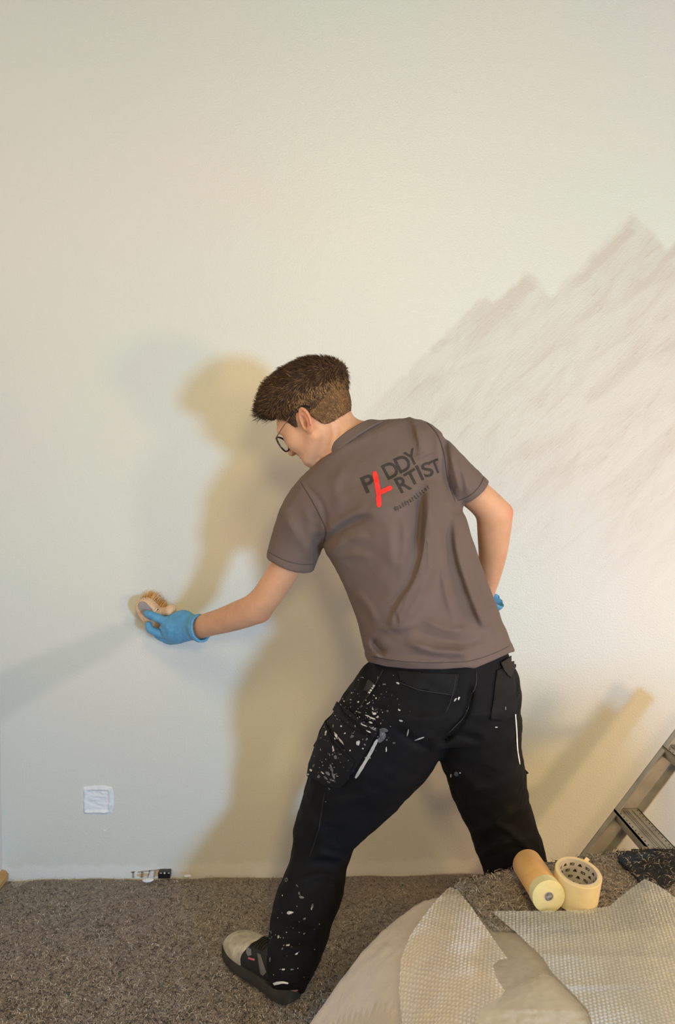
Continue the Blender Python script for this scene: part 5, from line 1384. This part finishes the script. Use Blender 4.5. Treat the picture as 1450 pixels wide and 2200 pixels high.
# ------------------------------------------------------------------ glasses
gl_root = empty('eyeglasses', hw(0.095, 0, 0.012)); tag(gl_root, 'round black-rimmed eyeglasses with slim temples on the face', 'glasses')
M_rim = plain('black_acetate', (0.006, 0.006, 0.009), 0.3, 0.1, 60)
M_gold = plain('gold_wire', (0.28, 0.19, 0.11), 0.35, 0.1, 60, metal=0.8)
t = NT('lens_glass'); gl_n = t.n('ShaderNodeBsdfGlossy'); gl_n.inputs['Roughness'].default_value = 0.03; tr_n = t.n('ShaderNodeBsdfTransparent'); tr_n.inputs['Color'].default_value = (0.94, 0.95, 0.95, 1)
mx = t.n('ShaderNodeMixShader'); mx.inputs[0].default_value = 0.09; t.l(tr_n.outputs[0], mx.inputs[1]); t.l(gl_n.outputs[0], mx.inputs[2]); t.l(mx.outputs[0], t.out.inputs['Surface']); M_lens = t.m
for s in (1, -1):
    pts = []
    for k in range(33):
        a_ = 2 * math.pi * k / 32
        pts.append(Vector(hw(0.100 - 0.006 * abs(math.cos(a_)) * (1 if math.cos(a_) * s > 0 else 0.3) * 1.0, s * 0.034 + 0.0245 * math.cos(a_), 0.010 + 0.021 * math.sin(a_))))
    bm = bmesh.new(); bm_tube(bm, pts, 0.0022, 8, False); obj_bm('rim', bm, M_rim, gl_root, True)
    bm = bmesh.new(); vs = [bm.verts.new(p) for p in pts[:-1]]; ctr = bm.verts.new(Vector(hw(0.1005, s * 0.034, 0.010)))
    for k in range(32): bm.faces.new((vs[k], vs[(k + 1) % 32], ctr))
    obj_bm('lens', bm, M_lens, gl_root, True)
    bm = bmesh.new(); bm_tube(bm, [hw(0.094, s * 0.058, 0.016), hw(0.088, s * 0.069, 0.019), hw(0.050, s * 0.077, 0.028), hw(0.012, s * 0.081, 0.037)], [0.0022, 0.0014, 0.0012, 0.0012], 8)
    tm = obj_bm('temple', bm, M_gold, gl_root, True)
    bm = bmesh.new(); bm_tube(bm, spline([hw(0.020, s * 0.0805, 0.0355), hw(0.006, s * 0.0815, 0.0385), hw(-0.012, s * 0.081, 0.040), hw(-0.028, s * 0.080, 0.033), hw(-0.036, s * 0.079, 0.024)], 4), 0.0021, 8)
    tt_ = obj_bm('temple_tip', bm, M_rim, tm, True)
bm = bmesh.new(); bm_tube(bm, spline([hw(0.099, 0.010, 0.016), hw(0.106, 0.0, 0.020), hw(0.099, -0.010, 0.016)], 5), 0.0018, 8); obj_bm('bridge', bm, M_rim, gl_root, True)

# ------------------------------------------------------------------ shoes
M_upper = plain('black_mesh_upper', (0.012, 0.012, 0.013), 0.7, 0.3, 60, bump=0.4)
M_sole = plain('dark_olive_rubber', (0.035, 0.033, 0.026), 0.7, 0.3, 40, bump=0.3)
M_toe = plain('dusty_cream_toe_cap', (0.46, 0.42, 0.32), 0.7, 0.25, 45, bump=0.4)
M_lace = plain('black_lace', (0.01, 0.01, 0.01), 0.8, 0.2, 60)
M_grey = plain('grey_print', (0.16, 0.16, 0.16), 0.6, 0.2, 60)
M_pink = plain('pink_print', (0.55, 0.16, 0.18), 0.6, 0.1, 60)
def make_shoe(heel, toe, label):
    heel, toe = np.array([heel[0], heel[1], 0.010]), np.array([toe[0], toe[1], 0.010])
    e1 = toe - heel; L = np.linalg.norm(e1); e1 /= L; e3 = np.array([0, 0, 1.0]); e2 = np.cross(e3, e1); k = L / 0.28
    W = lambda x, y, z: heel + (e1 * x + e2 * y + e3 * z) * k
    def ring(x, hw_, zc, b): return (W(x, 0, zc), e2 * hw_ * k, b * k)
    up = Tube([ring(0.004, 0.026, 0.055, 0.040), ring(0.025, 0.034, 0.060, 0.050), ring(0.07, 0.036, 0.058, 0.050), ring(0.12, 0.040, 0.050, 0.046), ring(0.165, 0.046, 0.044, 0.038),
               ring(0.205, 0.049, 0.040, 0.032), ring(0.24, 0.045, 0.036, 0.028), ring(0.265, 0.035, 0.031, 0.022), ring(0.279, 0.020, 0.028, 0.013)], sub=4, e=2.4)
    ank = Tube([(W(0.060, 0, 0.055), e2 * 0.034 * k, 0.046 * k), (W(0.052, 0, 0.085), e2 * 0.026 * k, 0.036 * k), (W(0.047, 0, 0.115), e2 * 0.024 * k, 0.030 * k)], sub=3)
    def f_up(P): return smax(smin(up(P), ank(P), 0.02), 0.018 * k - (P[:, 2] - heel[2]), 0.003)
    lo_ = np.minimum(heel, toe) - 0.075; hi_ = np.maximum(heel, toe) + np.array([0.075, 0.075, 0.16]); lo_[2] = 0.0
    sh = surface('sneaker', f_up, lo_, hi_, 0.0032, M_upper, person); sh['label'] = label
    bvs = []
    for x in np.linspace(0, 1, 40): pass
    # sole
    xs = [0.0, 0.004, 0.02, 0.05, 0.10, 0.15, 0.20, 0.24, 0.265, 0.280, 0.286]; ws = [0.010, 0.022, 0.036, 0.041, 0.040, 0.046, 0.052, 0.049, 0.041, 0.024, 0.010]
    ol = [(x, w) for x, w in zip(xs, ws)] + [(x, -w) for x, w in zip(xs[::-1], ws[::-1])]
    bm = bmesh.new(); layers = []
    for s_, z_ in ((0.965, 0.0), (1.0, 0.004), (1.01, 0.014), (1.0, 0.026), (0.985, 0.031)):
        layers.append([bm.verts.new(W(0.143 + (x - 0.143) * s_, y * s_, z_ + (0.012 * max(0, (x - 0.2) / 0.08) ** 2 if z_ > 0.01 else 0.004 * max(0, (x - 0.2) / 0.08) ** 2) + (0.008 * max(0, 1 - x / 0.06) if z_ > 0.01 else 0))) for x, y in ol])
    n_ = len(ol)
    for a_, b_ in zip(layers[:-1], layers[1:]):
        for i in range(n_): bm.faces.new((a_[i], a_[(i + 1) % n_], b_[(i + 1) % n_], b_[i]))
    bm.faces.new(layers[0][::-1]); bm.faces.new(layers[-1]); bmesh.ops.recalc_face_normals(bm, faces=bm.faces)
    so = obj_bm('sole', bm, M_sole, None, True); so.parent = sh
    # toe cap over the front of the upper
    pc = W(0.152, 0, 0.04)
    def f_toe(P):
        x = (P - pc) @ e1; y = (P - pc) @ e2
        d = up(P) - 0.0022
        return np.maximum(np.maximum(d, 0.012 * k - (P[:, 2] - heel[2])), -(x - 0.35 * np.abs(y) - 0.003 * np.sin(y * 160)))
    tc_ = surface('toe_cap', f_toe, lo_, hi_, 0.003, M_toe); tc_.parent = sh
    # laces and tongue
    Bu = bvh_of(sh)
    for i, x in enumerate((0.098, 0.112, 0.126, 0.140, 0.153)):
        pts = []
        for y in np.linspace(-0.026, 0.026, 9):
            o_ = Vector(W(x + 0.006 * math.sin(y * 90 + i), y, 0.2)); loc, nr, _, _ = Bu.ray_cast(o_, Vector((0, 0, -1)))
            if loc: pts.append(loc + Vector((0, 0, 0.0016)))
        bm = bmesh.new(); bm_tube(bm, pts, 0.0026, 6); la = obj_bm('lace', bm, M_lace, None, True); la.parent = sh
    return sh, Bu
hl_, tl_ = QZ(634, 2152, 0.012), QZ(497, 2040, 0.012)
print('shoe length', np.linalg.norm(hl_ - tl_))
shoe, B_sh = make_shoe(hl_[:2], tl_[:2], 'black sneaker with a dusty cream toe cap')
decal('side_strip', [[(553, 2048), (560, 2050), (573, 2088), (566, 2096), (560, 2092)]], B_sh, M_grey, shoe, 0.0012, 5)
decal('side_badge', [[(531, 2034), (540, 2040), (541, 2052), (533, 2054), (529, 2046)]], B_sh, M_grey, shoe, 0.0012, 5)
decal('side_accent', [[(534, 2056), (548, 2060), (547, 2064), (534, 2060)]], B_sh, M_pink, shoe, 0.0012, 5)
hr_, tr_ = QZ(1120, 2090, 0.012), QZ(1050, 1990, 0.012)
e_ = (tr_ - hr_)[:2]; e_ = e_ / np.linalg.norm(e_) * 0.28
make_shoe(hr_[:2], hr_[:2] + e_, 'black sneaker hidden behind the covered table')
